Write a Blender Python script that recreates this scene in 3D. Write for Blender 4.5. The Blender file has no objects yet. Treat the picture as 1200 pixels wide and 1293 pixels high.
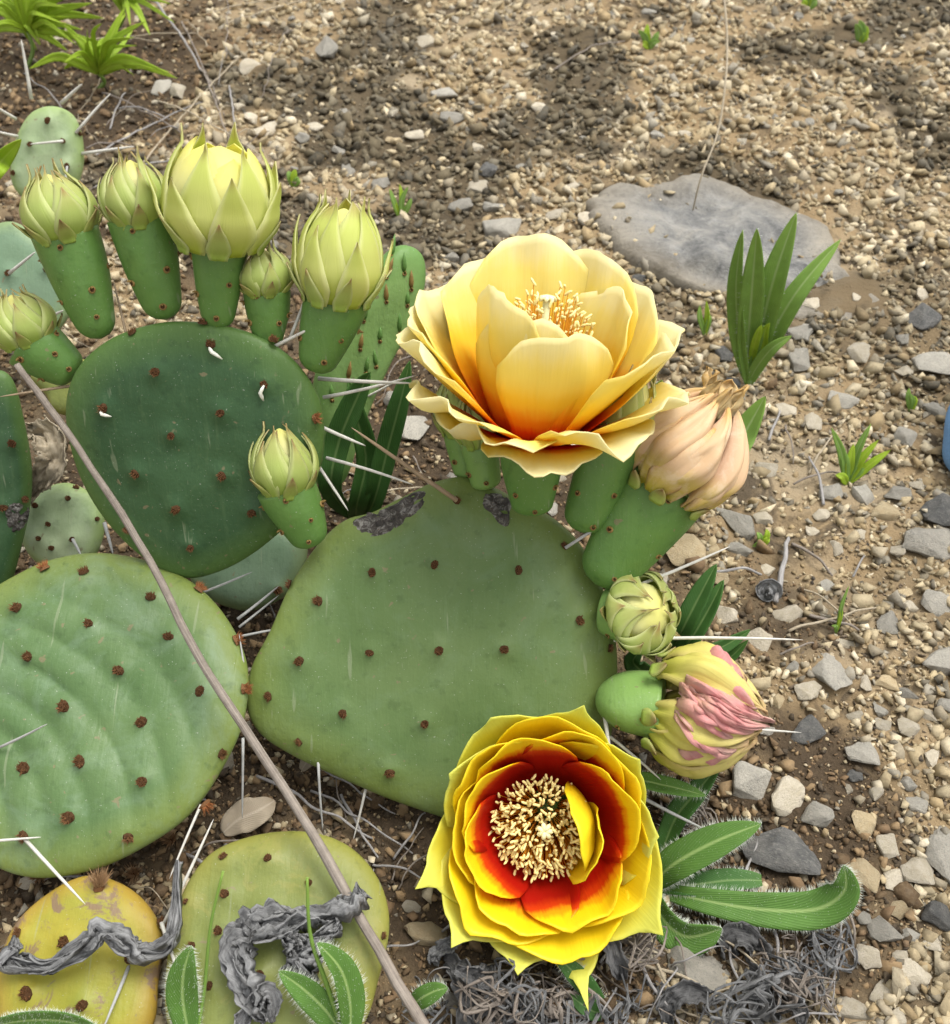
import bpy, bmesh, math, random
import numpy as np
from mathutils import Vector, Matrix, noise as mnoise

random.seed(11)
RNG = np.random.default_rng(11)
PI = math.pi
rad = math.radians
scene = bpy.context.scene
COL = scene.collection

# ------------------------------------------------------------------ camera
CAM_H, PITCH, FPX, IW, IH = 0.35, rad(48), 1300.0, 1200.0, 1293.0
cam_d = bpy.data.cameras.new('camera')
cam = bpy.data.objects.new('camera', cam_d)
COL.objects.link(cam)
cam.location = (0, 0, CAM_H)
cam.rotation_euler = (PI / 2 - PITCH, 0, 0)
cam_d.sensor_width = 36
cam_d.lens = 36 * FPX / IH
cam_d.clip_start = 0.005
cam_d.clip_end = 300
cam_d.dof.use_dof = True
cam_d.dof.focus_distance = 0.355
cam_d.dof.aperture_fstop = 26
scene.camera = cam
scene.render.resolution_x, scene.render.resolution_y = 950, 1024

# ------------------------------------------------------------------ light
SUN_EL, SUN_AZ = 70, 62      # high hazy sun, overcast
world = bpy.data.worlds.new('World')
scene.world = world
world.use_nodes = True
wn = world.node_tree
bg = wn.nodes['Background']
sky = wn.nodes.new('ShaderNodeTexSky')
sky.sky_type = 'NISHITA'
sky.sun_disc = False
sky.sun_elevation = rad(SUN_EL)
sky.sun_rotation = rad(SUN_AZ)
sky.air_density = 1.0
sky.dust_density = 4.0
hs = wn.nodes.new('ShaderNodeHueSaturation')
hs.inputs['Saturation'].default_value = 0.10
wn.links.new(sky.outputs[0], hs.inputs['Color'])
wn.links.new(hs.outputs[0], bg.inputs['Color'])
bg.inputs['Strength'].default_value = 0.15
sun_d = bpy.data.lights.new('sun', 'SUN')
sun_d.energy = 1.3
sun_d.angle = rad(30)
sun_d.color = (1.0, 0.965, 0.90)
sun = bpy.data.objects.new('sun', sun_d)
COL.objects.link(sun)
# direction the light comes from
_sd = Vector((math.sin(rad(SUN_AZ)) * math.cos(rad(SUN_EL)), math.cos(rad(SUN_AZ)) * math.cos(rad(SUN_EL)), math.sin(rad(SUN_EL))))
sun.rotation_euler = _sd.to_track_quat('Z', 'Y').to_euler()
vs = scene.view_settings
vs.view_transform = 'Standard'
vs.look = 'None'
vs.exposure = 0.85
vs.gamma = 1.0
vs.use_curve_mapping = False
scene.render.engine = 'CYCLES'
scene.cycles.max_bounces = 5
scene.cycles.diffuse_bounces = 3
scene.cycles.glossy_bounces = 2
scene.cycles.transmission_bounces = 3

# ------------------------------------------------------------------ pixel helpers
CF = Vector((0, math.cos(PITCH), -math.sin(PITCH)))
CU = Vector((0, math.sin(PITCH), math.cos(PITCH)))
CR = Vector((1, 0, 0))
CC = Vector((0, 0, CAM_H))
def ray(px, py):
    return CF + CR * ((px - IW / 2) / FPX) + CU * ((IH / 2 - py) / FPX)
def P(px, py, d):
    return CC + ray(px, py) * d
def G(px, py, z=0.0):
    r = ray(px, py)
    return CC + r * ((z - CAM_H) / r.z)
def gd(px, py, z=0.0):
    return (z - CAM_H) / ray(px, py).z
def plane_hit(px, py, p0, n):
    r = ray(px, py)
    return CC + r * ((p0 - CC).dot(n) / r.dot(n))
def camvec(x, y, z):
    return (CR * x + CU * y - CF * z).normalized()
def catmull(pts, n, closed=False):
    pts = [np.array(p, float) for p in pts]
    m = len(pts)
    segs = m if closed else m - 1
    out = []
    for i in range(n):
        t = i / n * segs if closed else i / (n - 1) * segs
        k = min(int(t), segs - 1)
        f = t - k
        if closed:
            p0, p1, p2, p3 = pts[(k - 1) % m], pts[k % m], pts[(k + 1) % m], pts[(k + 2) % m]
        else:
            p0, p1, p2, p3 = pts[max(k - 1, 0)], pts[k], pts[k + 1], pts[min(k + 2, m - 1)]
        out.append(0.5 * ((2 * p1) + (-p0 + p2) * f + (2 * p0 - 5 * p1 + 4 * p2 - p3) * f * f + (-p0 + 3 * p1 - 3 * p2 + p3) * f ** 3))
    return out
def sstep(a, b, x):
    t = np.clip((x - a) / (b - a), 0, 1)
    return t * t * (3 - 2 * t)

# vectorised value noise
_tab = np.random.default_rng(5).random((256, 256))
def vnoise(x, y):
    xi = np.floor(x).astype(int); yi = np.floor(y).astype(int)
    fx = x - xi; fy = y - yi
    fx = fx * fx * (3 - 2 * fx); fy = fy * fy * (3 - 2 * fy)
    a = _tab[xi % 256, yi % 256]; b = _tab[(xi + 1) % 256, yi % 256]
    c = _tab[xi % 256, (yi + 1) % 256]; d = _tab[(xi + 1) % 256, (yi + 1) % 256]
    return (a * (1 - fx) + b * fx) * (1 - fy) + (c * (1 - fx) + d * fx) * fy
def fbm(x, y, o=4):
    s = 0; a = 1; t = 0
    for i in range(o):
        s = s + a * vnoise(x * 2 ** i + 17.3 * i, y * 2 ** i + 9.1 * i); t += a; a *= 0.5
    return s / t
def ground_z(x, y):
    x = np.asarray(x, float); y = np.asarray(y, float)
    near = np.exp(-(np.maximum(0, np.hypot(x, y - 0.5) - 1.2)) / 3)
    return ((fbm(x * 9 + 50, y * 9 + 50, 3) - 0.5) * 0.012 + (fbm(x * 60 + 9, y * 60 + 3, 3) - 0.5) * 0.006 + (fbm(x * 210 + 9, y * 210 + 3, 2) - 0.5) * 0.0022) * near - 0.003
def gz(x, y):
    return float(ground_z(np.array([x]), np.array([y]))[0])
def GP(px, py, up=0.0):
    p = G(px, py)
    for _ in range(3):
        p = G(px, py, gz(p.x, p.y) + up)
    return p

# ------------------------------------------------------------------ materials
MATS = {}
class NT:
    def __init__(s, name):
        s.m = bpy.data.materials.new(name); s.m.use_nodes = True
        s.t = s.m.node_tree; s.b = s.t.nodes['Principled BSDF']; s.out = s.t.nodes['Material Output']
        MATS[name] = s.m
    def n(s, typ, **kw):
        nd = s.t.nodes.new(typ)
        for k, v in kw.items():
            if k[0] == '_': setattr(nd, k[1:], v)
            else: nd.inputs[k.replace('__', ' ')].default_value = v
        return nd
    def l(s, a, b): s.t.links.new(a, b)
    def coord(s, kind='Object'):
        return s.n('ShaderNodeTexCoord').outputs[kind]
    def noise(s, scale, detail=4, rough=0.55, vec=None, dist=0.0):
        nd = s.n('ShaderNodeTexNoise', Scale=scale, Detail=detail, Roughness=rough, Distortion=dist)
        if vec is not None: s.l(vec, nd.inputs['Vector'])
        return nd.outputs['Fac']
    def ramp(s, fac, stops, interp='LINEAR'):
        r = s.n('ShaderNodeValToRGB'); e = r.color_ramp.elements; r.color_ramp.interpolation = interp
        while len(e) < len(stops): e.new(0.5)
        for el, (p, c) in zip(e, stops):
            el.position = p; el.color = (*c, 1) if len(c) == 3 else c
        s.l(fac, r.inputs[0]); return r.outputs[0]
    def mix(s, fac, a, b, mode='MIX'):
        m = s.n('ShaderNodeMix', _data_type='RGBA', _blend_type=mode)
        for v, i in ((fac, 0), (a, 6), (b, 7)):
            if hasattr(v, 'links'): s.l(v, m.inputs[i])
            else: m.inputs[i].default_value = v if i == 0 else (*v, 1)
        return m.outputs[2]
    def math(s, op, a, b=0.5, c=None):
        m = s.n('ShaderNodeMath', _operation=op)
        for i, v in enumerate((a, b, c)):
            if v is None: continue
            if hasattr(v, 'links'): s.l(v, m.inputs[i])
            else: m.inputs[i].default_value = v
        return m.outputs[0]
    def attr(s, name):
        return s.n('ShaderNodeAttribute', _attribute_name=name)
    def bump(s, h, strength=0.3, dist=0.001):
        b = s.n('ShaderNodeBump', Strength=strength, Distance=dist)
        s.l(h, b.inputs['Height']); s.l(b.outputs[0], s.b.inputs['Normal'])
        return b.outputs[0]
    def fin(s, col=None, rough=0.6, spec=0.4, sss=0.0, sssr=(1, .8, .4), transl=0.0, sss_scale=0.004):
        if col is not None:
            if hasattr(col, 'links'): s.l(col, s.b.inputs['Base Color'])
            else: s.b.inputs['Base Color'].default_value = (*col, 1)
        if hasattr(rough, 'links'): s.l(rough, s.b.inputs['Roughness'])
        else: s.b.inputs['Roughness'].default_value = rough
        s.b.inputs['Specular IOR Level'].default_value = spec
        if sss:
            s.b.inputs['Subsurface Weight'].default_value = sss
            s.b.inputs['Subsurface Radius'].default_value = sssr
            s.b.inputs['Subsurface Scale'].default_value = sss_scale
        if transl:
            tr = s.n('ShaderNodeBsdfTranslucent'); mx = s.n('ShaderNodeMixShader', Fac=transl)
            if hasattr(col, 'links'): s.l(col, tr.inputs[0])
            else: tr.inputs[0].default_value = (*col, 1)
            s.l(s.b.outputs[0], mx.inputs[1]); s.l(tr.outputs[0], mx.inputs[2]); s.l(mx.outputs[0], s.out.inputs[0])
        return s.m

def pad_mat(name, c_main, c_alt, c_edge, c_spot=None, spot=0.0, rough=0.47, bloom=0.25, bloom_col=(.17, .25, .15)):
    t = NT(name); co = t.coord()
    n1 = t.noise(26, 4, 0.6, co); n2 = t.noise(140, 4, 0.6, co)
    c = t.mix(t.ramp(n1, [(0.36, (0, 0, 0)), (0.66, (1, 1, 1))]), c_main, c_alt)
    e = t.attr('edge').outputs['Fac']
    c = t.mix(t.ramp(e, [(0.72, (0, 0, 0)), (0.99, (1, 1, 1))]), c, c_edge)
    nb = t.noise(45, 5, 0.7, co, 1.2)
    c = t.mix(t.math('MULTIPLY', t.ramp(nb, [(0.48, (0, 0, 0)), (0.72, (1, 1, 1))]), bloom), c, bloom_col)
    # fine pale fibres and speckle on the skin
    sp = t.noise(900, 2, 0.5, co)
    c = t.mix(t.math('MULTIPLY', t.ramp(sp, [(0.62, (0, 0, 0)), (0.75, (1, 1, 1))]), 0.10), c, (.26, .33, .15))
    mp = t.n('ShaderNodeMapping'); mp.inputs['Scale'].default_value = (1, 0.12, 0.2); mp.inputs['Rotation'].default_value = (0, 0, 0.3)
    t.l(co, mp.inputs[0])
    st = t.noise(420, 3, 0.6, mp.outputs[0], 0.6)
    c = t.mix(t.math('MULTIPLY', t.ramp(st, [(0.55, (0, 0, 0)), (0.8, (1, 1, 1))]), 0.14), c, (.2, .29, .13))
    nd = t.noise(220, 3, 0.6, co)
    c = t.mix(t.math('MULTIPLY', t.ramp(nd, [(0.3, (1, 1, 1)), (0.42, (0, 0, 0))]), 0.35), c, tuple(v * .6 for v in c_main))
    fl = t.noise(260, 2, 0.5, co, 0.4)
    c = t.mix(t.math('MULTIPLY', t.ramp(fl, [(0.70, (0, 0, 0)), (0.74, (1, 1, 1))]), 0.7), c, (.20, .16, .09))
    f2 = t.noise(1500, 1, 0.5, co)
    c = t.mix(t.math('MULTIPLY', t.ramp(f2, [(0.74, (0, 0, 0)), (0.78, (1, 1, 1))]), 0.5), c, (.45, .47, .40))
    m2 = t.n('ShaderNodeMapping'); m2.inputs['Scale'].default_value = (1, 0.05, 0.2); m2.inputs['Rotation'].default_value = (0, 0, -0.5); t.l(co, m2.inputs[0])
    f3 = t.noise(330, 2, 0.5, m2.outputs[0], 0.3)
    c = t.mix(t.math('MULTIPLY', t.ramp(f3, [(0.69, (0, 0, 0)), (0.72, (1, 1, 1))]), 0.35), c, (.28, .31, .20))
    if c_spot:
        ns = t.noise(60, 6, 0.75, co, 0.8)
        f = t.ramp(ns, [(0.56, (0, 0, 0)), (0.62, (1, 1, 1))])
        c = t.mix(t.math('MULTIPLY', f, spot), c, c_spot)
    h = t.math('ADD', t.math('MULTIPLY', n2, 0.8), t.math('MULTIPLY', t.noise(700, 2, 0.5, co), 0.25))
    t.bump(t.math('ADD', h, t.math('MULTIPLY', st, 0.5)), 0.6, 0.0007)
    r = t.ramp(n1, [(0.3, (rough + .08,) * 3), (0.7, (rough - .05,) * 3)])
    return t.fin(c, r, 0.28)

pad_mat('pad_sage', (.094, .155, .048), (.122, .182, .062), (.155, .205, .045))
pad_mat('pad_dark', (.034, .082, .032), (.045, .10, .038), (.08, .15, .035), bloom=0.15, bloom_col=(.08, .15, .08))
pad_mat('pad_left', (.080, .145, .050), (.105, .17, .062), (.16, .205, .045), bloom=0.45, bloom_col=(.18, .26, .17))
pad_mat('pad_yellow', (.34, .29, .035), (.25, .26, .035), (.34, .22, .035), (.20, .13, .085), 0.9, bloom=0.0)
pad_mat('pad_lime', (.16, .19, .048), (.20, .225, .058), (.23, .225, .045), (.3, .27, .08), 0.3, bloom=0.1)
pad_mat('pad_pale', (.27, .36, .19), (.33, .40, .23), (.25, .34, .12), bloom=0.4, bloom_col=(.42, .47, .36))
pad_mat('pad_bluegreen', (.14, .22, .13), (.17, .25, .16), (.2, .27, .12), bloom=0.4)
pad_mat('pad_young', (.19, .32, .09), (.22, .36, .12), (.11, .22, .05), bloom=0.1)
pad_mat('ovary_green', (.085, .185, .04), (.13, .245, .055), (.15, .25, .055), bloom=0.12, rough=0.38)
pad_mat('ovary_pale', (.17, .30, .075), (.20, .33, .09), (.2, .33, .08), bloom=0.15, rough=0.4)

def simple(name, col, rough=0.7, spec=0.3, var=0.25, sc=300, bump=0.3, transl=0.0):
    t = NT(name); co = t.coord()
    n = t.noise(sc, 4, 0.6, co)
    c = t.mix(n, tuple(v * (1 - var) for v in col), tuple(min(1, v * (1 + var)) for v in col))
    if bump: t.bump(n, bump, 0.0004)
    return t.fin(c, rough, spec, transl=transl)
simple('areole_brown', (.075, .038, .018), 0.9, 0.1, 0.5)
simple('glochid', (.16, .075, .03), 0.7, 0.2, 0.4)
simple('glochid_orange', (.30, .12, .045), 0.7, 0.2, 0.4)
simple('glochid_tan', (.34, .21, .11), 0.7, 0.2, 0.4)
simple('scale_tan', (.22, .14, .04), 0.6, 0.3, 0.4)
simple('spine_white', (.58, .56, .50), 0.5, 0.4, 0.3, 500)
simple('spine_grey', (.36, .36, .34), 0.6, 0.3, 0.35, 400)
simple('spine_brown', (.30, .22, .14), 0.6, 0.3, 0.35, 400)
simple('anther', (.90, .72, .31), 0.8, 0.1, 0.2, 900)
simple('stigma', (.80, .76, .42), 0.6, 0.3, 0.15, 900)
simple('filament', (.80, .34, .03), 0.6, 0.2, 0.3, 500)
simple('hair_white', (.62, .66, .56), 0.6, 0.2, 0.1, 300, 0)
simple('denim', (.16, .30, .52), 0.9, 0.1, 0.25, 900)
simple('wax_white', (.75, .75, .66), 0.5, 0.4, 0.1, 300, 0)

def scar_mat():
    t = NT('scar_cork'); co = t.coord()
    n = t.noise(350, 5, 0.7, co, 1.0); n2 = t.noise(130, 3, .6, co)
    c = t.ramp(n, [(0.3, (.015, .013, .011)), (0.5, (.07, .06, .05)), (0.68, (.32, .31, .28))])
    t.bump(n, 1.0, 0.0012)
    return t.fin(c, 0.7, 0.5)
scar_mat()

def petal_mat(name, stops, transl=0.35, rough=0.5, streak=0.25, streak_col=(.9, .35, .02), vedge=None, sheen=0.25, spot=None):
    """colour runs along the petal (attribute pet: r = base to tip, g = side to side)"""
    t = NT(name); a = t.attr('pet'); sx = t.n('ShaderNodeSeparateColor'); t.l(a.outputs['Color'], sx.inputs[0])
    u, v = sx.outputs[0], sx.outputs[1]
    co = t.coord()
    n = t.noise(120, 4, 0.6, co)
    cb = t.n('ShaderNodeCombineXYZ'); t.l(t.math('MULTIPLY', v, 26), cb.inputs[0]); t.l(t.math('MULTIPLY', u, 1.6), cb.inputs[1])
    sn = t.noise(1.0, 3, 0.6, cb.outputs[0])
    uu = t.math('ADD', u, t.math('MULTIPLY', t.math('SUBTRACT', n, 0.5), 0.12))
    uu = t.math('ADD', uu, t.math('MULTIPLY', t.math('SUBTRACT', sn, 0.5), 0.10))
    c = t.ramp(uu, stops, 'EASE')
    if vedge:
        av = t.math('ABSOLUTE', t.math('SUBTRACT', v, 0.5))
        f = t.ramp(av, [(0.28, (0, 0, 0)), (0.5, (1, 1, 1))])
        c = t.mix(t.math('MULTIPLY', f, vedge[0]), c, vedge[1])
    if spot:
        nz = t.noise(spot[2], 5, 0.7, co, 0.6)
        c = t.mix(t.math('MULTIPLY', t.ramp(nz, [(0.5, (0, 0, 0)), (0.66, (1, 1, 1))]), spot[0]), c, spot[1])
    t.bump(t.math('ADD', t.math('MULTIPLY', sn, 1.0), t.math('MULTIPLY', n, 0.4)), 0.35, 0.0008)
    return t.fin(c, rough, sheen, transl=transl)
petal_mat('petal_open_pale', [(0.04, (.62, .02, .003)), (0.13, (.86, .13, .006)), (0.25, (.93, .44, .015)), (0.42, (.95, .71, .06)), (0.68, (.95, .80, .19)), (0.97, (.94, .86, .47))], 0.45, 0.42)
petal_mat('petal_open_back', [(0.06, (.70, .03, .003)), (0.25, (.88, .16, .006)), (0.42, (.94, .46, .015)), (0.58, (.95, .70, .06)), (0.78, (.95, .82, .25)), (0.98, (.94, .86, .50))], 0.45, 0.42)
petal_mat('petal_open_outer', [(0.04, (.60, .015, .003)), (0.26, (.80, .07, .005)), (0.42, (.93, .48, .02)), (0.60, (.95, .77, .15)), (0.95, (.93, .86, .50))], 0.42, 0.42)
petal_mat('petal_red', [(0.1, (.36, .008, .003)), (0.56, (.46, .010, .003)), (0.68, (.66, .05, .004)), (0.76, (.90, .38, .006)), (0.83, (.94, .66, .008)), (1.0, (.94, .73, .02))], 0.3, 0.4)
petal_mat('petal_gold', [(0.25, (.70, .05, .004)), (0.45, (.90, .28, .006)), (0.6, (.93, .58, .01)), (0.8, (.94, .70, .01)), (1.0, (.94, .74, .03))], 0.32, 0.4)
petal_mat('petal_amber', [(0.05, (.55, .05, .004)), (0.22, (.88, .40, .008)), (0.4, (.93, .68, .012)), (1.0, (.94, .78, .03))], 0.3, 0.4)
petal_mat('petal_lemon', [(0.2, (.70, .34, .01)), (0.45, (.92, .70, .02)), (0.75, (.90, .80, .06)), (1.0, (.78, .78, .14))], 0.35, 0.42, vedge=(.5, (.76, .78, .20)))
petal_mat('sepal_green', [(0.0, (.36, .50, .08)), (0.45, (.48, .58, .16)), (0.75, (.46, .50, .15)), (1.0, (.40, .26, .10))], 0.3, 0.42, vedge=(.6, (.66, .68, .34)))
petal_mat('sepal_dark', [(0.0, (.30, .42, .07)), (0.5, (.36, .42, .10)), (0.75, (.32, .28, .09)), (1.0, (.24, .14, .06))], 0.2, 0.45, vedge=(.35, (.42, .42, .16)))
petal_mat('sepal_lime', [(0.0, (.50, .60, .07)), (0.4, (.70, .74, .22)), (0.8, (.64, .70, .18)), (1.0, (.48, .42, .12))], 0.35, 0.42, vedge=(.6, (.84, .83, .46)))
petal_mat('petal_butter', [(0.0, (.72, .76, .18)), (0.5, (.90, .88, .42)), (1.0, (.90, .86, .26))], 0.4, 0.42)
petal_mat('petal_wilt', [(0.0, (.50, .44, .05)), (0.22, (.60, .46, .12)), (0.45, (.72, .50, .30)), (0.8, (.74, .54, .32)), (1.0, (.72, .48, .18))], 0.22, 0.5, vedge=(.6, (.50, .26, .18)), spot=(.5, (.80, .64, .46), 110))
petal_mat('petal_wilt_yellow', [(0.0, (.50, .50, .07)), (0.5, (.66, .58, .16)), (0.85, (.66, .56, .20)), (1.0, (.60, .40, .20))], 0.22, 0.5, vedge=(.4, (.62, .42, .26)), spot=(.3, (.50, .46, .10), 90))
petal_mat('petal_wilt_pink', [(0.0, (.66, .40, .28)), (0.5, (.68, .30, .28)), (1.0, (.66, .38, .33))], 0.25, 0.5, vedge=(.6, (.76, .54, .44)), spot=(.4, (.55, .12, .14), 150))
petal_mat('petal_paper', [(0.0, (.76, .58, .32)), (0.6, (.78, .60, .30)), (1.0, (.66, .42, .14))], 0.35, 0.6, spot=(.5, (.84, .72, .5), 200))

def leaf_mat(name, base, rib, tip, transl=0.25, rough=0.5):
    t = NT(name); a = t.attr('pet'); sx = t.n('ShaderNodeSeparateColor'); t.l(a.outputs['Color'], sx.inputs[0])
    u, v = sx.outputs[0], sx.outputs[1]
    co = t.coord(); n = t.noise(160, 4, .6, co)
    c = t.mix(n, tuple(x * .7 for x in base), tuple(x * 1.3 for x in base))
    c = t.mix(t.ramp(u, [(0.75, (0, 0, 0)), (1, (1, 1, 1))]), c, tip)
    av = t.math('ABSOLUTE', t.math('SUBTRACT', v, 0.5))
    c = t.mix(t.ramp(av, [(0.02, (.8, .8, .8)), (0.07, (0, 0, 0))]), c, rib)
    # side veins
    vv = t.math('SINE', t.math('MULTIPLY', t.math('SUBTRACT', t.math('MULTIPLY', u, 22), t.math('MULTIPLY', av, 14)), 6.283))
    vf = t.ramp(vv, [(0.8, (0, 0, 0)), (1.0, (1, 1, 1))])
    c = t.mix(t.math('MULTIPLY', vf, 0.2), c, rib)
    t.bump(t.math('ADD', vv, t.math('MULTIPLY', n, 3)), 0.25, 0.0003)
    return t.fin(c, rough, 0.35, transl=transl)
leaf_mat('leaf_green', (.19, .33, .055), (.34, .46, .17), (.24, .38, .06))
leaf_mat('leaf_dark', (.055, .15, .03), (.19, .30, .10), (.07, .17, .03))
leaf_mat('leaf_hairy', (.085, .19, .03), (.30, .42, .14), (.11, .23, .04), 0.2, 0.65)
leaf_mat('leaf_bright', (.34, .50, .03), (.46, .58, .08), (.40, .54, .04), 0.35)
leaf_mat('leaf_dead', (.30, .25, .18), (.40, .34, .26), (.28, .22, .15), 0.1, 0.8)

def dry_mat(name, a, b, sc=60):
    t = NT(name); at = t.attr('pet'); sx = t.n('ShaderNodeSeparateColor'); t.l(at.outputs['Color'], sx.inputs[0])
    cb = t.n('ShaderNodeCombineXYZ'); t.l(t.math('MULTIPLY', sx.outputs[1], sc), cb.inputs[0]); t.l(t.math('MULTIPLY', sx.outputs[0], 7), cb.inputs[1])
    n = t.noise(1, 4, .7, cb.outputs[0]); n2 = t.noise(250, 4, .7, t.coord())
    f = t.math('ADD', t.math('MULTIPLY', n, .65), t.math('MULTIPLY', n2, .35))
    c = t.ramp(f, [(0.3, a), (0.68, b)])
    t.bump(f, 0.9, 0.0007)
    return t.fin(c, 0.8, 0.25)
dry_mat('dry_grey', (.018, .018, .02), (.34, .34, .335), 26)
dry_mat('dry_black', (.010, .010, .011), (.16, .158, .155), 22)
dry_mat('dry_stalk', (.10, .08, .065), (.36, .31, .26), 14)
dry_mat('dry_straw', (.24, .19, .12), (.50, .43, .32), 10)
dry_mat('dry_ash', (.16, .15, .145), (.42, .40, .38), 10)

def stone_mat(name, c1, c2, c3):
    t = NT(name); co = t.coord()
    oi = t.n('ShaderNodeObjectInfo')
    va = t.n('ShaderNodeVectorMath', _operation='ADD'); t.l(co, va.inputs[0])
    cb = t.n('ShaderNodeCombineXYZ'); t.l(t.math('MULTIPLY', oi.outputs['Random'], 7), cb.inputs[0]); t.l(cb.outputs[0], va.inputs[1])
    vec = va.outputs[0]
    n = t.noise(2.2, 5, .65, vec, .4); n2 = t.noise(9, 5, .7, vec); n3 = t.noise(30, 3, .6, vec)
    c = t.mix(t.ramp(n, [(.35, (0, 0, 0)), (.62, (1, 1, 1))]), c1, c2)
    c = t.mix(t.math('MULTIPLY', t.ramp(n2, [(.52, (0, 0, 0)), (.68, (1, 1, 1))]), .6), c, c3)
    hv = t.n('ShaderNodeHueSaturation'); t.l(c, hv.inputs['Color'])
    t.l(t.math('ADD', t.math('MULTIPLY', oi.outputs['Random'], .5), .72), hv.inputs['Value'])
    c = t.mix(t.math('MULTIPLY', t.ramp(n3, [(.30, (1, 1, 1)), (.42, (0, 0, 0))]), .55), hv.outputs[0], tuple(v * .35 for v in c1))
    h = t.math('ADD', t.math('MULTIPLY', n2, 1.0), t.math('MULTIPLY', n3, .5))
    t.bump(h, 0.9, 0.0011)
    return t.fin(c, .85, .25)
stone_mat('stone_cream', (.47, .41, .30), (.55, .49, .385), (.37, .31, .215))
stone_mat('stone_tan', (.45, .345, .20), (.49, .395, .245), (.55, .47, .32))
stone_mat('stone_grey', (.31, .29, .245), (.39, .36, .30), (.19, .185, .17))
stone_mat('stone_dark', (.075, .075, .072), (.13, .125, .115), (.22, .21, .185))

def slab_mat():
    t = NT('slab_grey'); co = t.coord()
    n = t.noise(30, 6, .72, co, .6); n2 = t.noise(130, 6, .75, co); n3 = t.noise(420, 3, .6, co)
    c = t.ramp(n, [(.34, (.07, .07, .07)), (.46, (.165, .163, .155)), (.58, (.25, .24, .215)), (.70, (.33, .305, .26))])
    c = t.mix(t.math('MULTIPLY', t.ramp(n2, [(.5, (0, 0, 0)), (.7, (1, 1, 1))]), .45), c, (.36, .355, .335))
    e = t.attr('edge').outputs['Fac']
    c = t.mix(t.math('MULTIPLY', t.ramp(e, [(.55, (0, 0, 0)), (.95, (1, 1, 1))]), .55), c, (.27, .225, .155))
    c = t.mix(t.math('MULTIPLY', t.ramp(n3, [(.3, (1, 1, 1)), (.4, (0, 0, 0))]), .5), c, (.09, .09, .09))
    t.bump(t.math('ADD', n2, t.math('MULTIPLY', n3, .3)), 1.0, .0022)
    return t.fin(c, .85, .25)
slab_mat()

def soil_mat():
    t = NT('soil'); co = t.coord()
    n = t.noise(9, 5, .65, co, .3); n2 = t.noise(55, 6, .75, co); n3 = t.noise(420, 4, .7, co); n4 = t.noise(24, 5, .7, co, .8)
    c = t.mix(n2, (.24, .17, .09), (.36, .265, .15))
    c = t.mix(t.ramp(n, [(.5, (0, 0, 0)), (.66, (1, 1, 1))]), c, (.35, .285, .19))
    c = t.mix(t.math('MULTIPLY', t.ramp(n4, [(.51, (0, 0, 0)), (.62, (1, 1, 1))]), .85), c, (.045, .038, .03))
    c = t.mix(t.math('MULTIPLY', t.attr('crust').outputs['Fac'], .8), c, (.05, .043, .03))
    h = t.attr('humus').outputs['Fac']
    c = t.mix(h, c, t.mix(n3, (.018, .014, .010), (.085, .06, .038)))
    c = t.mix(t.math('MULTIPLY', n3, .35), c, (.14, .10, .06))
    t.bump(t.math('ADD', n2, t.math('MULTIPLY', n3, .6)), 1.0, .0022)
    return t.fin(c, .95, .1)
soil_mat()
def gravel_mat():
    t = NT('gravel'); co = t.coord()
    c = t.attr('col').outputs['Color']
    n = t.noise(500, 4, .7, co); n2 = t.noise(170, 4, .6, co)
    c = t.mix(t.math('MULTIPLY', t.ramp(n, [(.45, (0, 0, 0)), (.7, (1, 1, 1))]), .45), c, (.20, .15, .09))
    c = t.mix(t.math('MULTIPLY', t.ramp(n2, [(.3, (1, 1, 1)), (.45, (0, 0, 0))]), .4), c, (.08, .065, .05))
    t.bump(n, .6, .0008)
    return t.fin(c, .9, .2)
gravel_mat()

# ------------------------------------------------------------------ object helpers
WLOC = {}
def wloc(o):
    return WLOC.get(o.name, Vector((0, 0, 0))) if o else Vector((0, 0, 0))
def tag(o, label=None, cat=None, group=None, kind=None):
    if label: o['label'] = label
    if cat: o['category'] = cat
    if group: o['group'] = group
    if kind: o['kind'] = kind
    return o
def empty(name, loc):
    o = bpy.data.objects.new(name, None); COL.objects.link(o)
    o.empty_display_size = 0.01; o.location = loc; WLOC[o.name] = Vector(loc); return o
def mesh_from(name, verts, faces, mat, smooth=True):
    me = bpy.data.meshes.new(name)
    me.from_pydata([tuple(v) for v in verts], [], faces)
    for m in (mat if isinstance(mat, (list, tuple)) else [mat]):
        me.materials.append(MATS[m])
    if smooth: me.polygons.foreach_set('use_smooth', [True] * len(me.polygons))
    me.update()
    return me
def link(name, me, parent=None, loc=None, mat3=None, scale=1.0):
    """loc is a world position; parents are never rotated"""
    o = bpy.data.objects.new(name, me); COL.objects.link(o)
    loc = wloc(parent) if loc is None else Vector(loc)
    WLOC[o.name] = Vector(loc)
    rel = loc - wloc(parent)
    m = Matrix.Translation(rel)
    if mat3 is not None: m = m @ mat3.to_4x4()
    s = scale if isinstance(scale, (tuple, list)) else (scale,) * 3
    m = m @ Matrix.Diagonal((*s, 1))
    o.parent = parent
    o.matrix_basis = m
    return o
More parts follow.
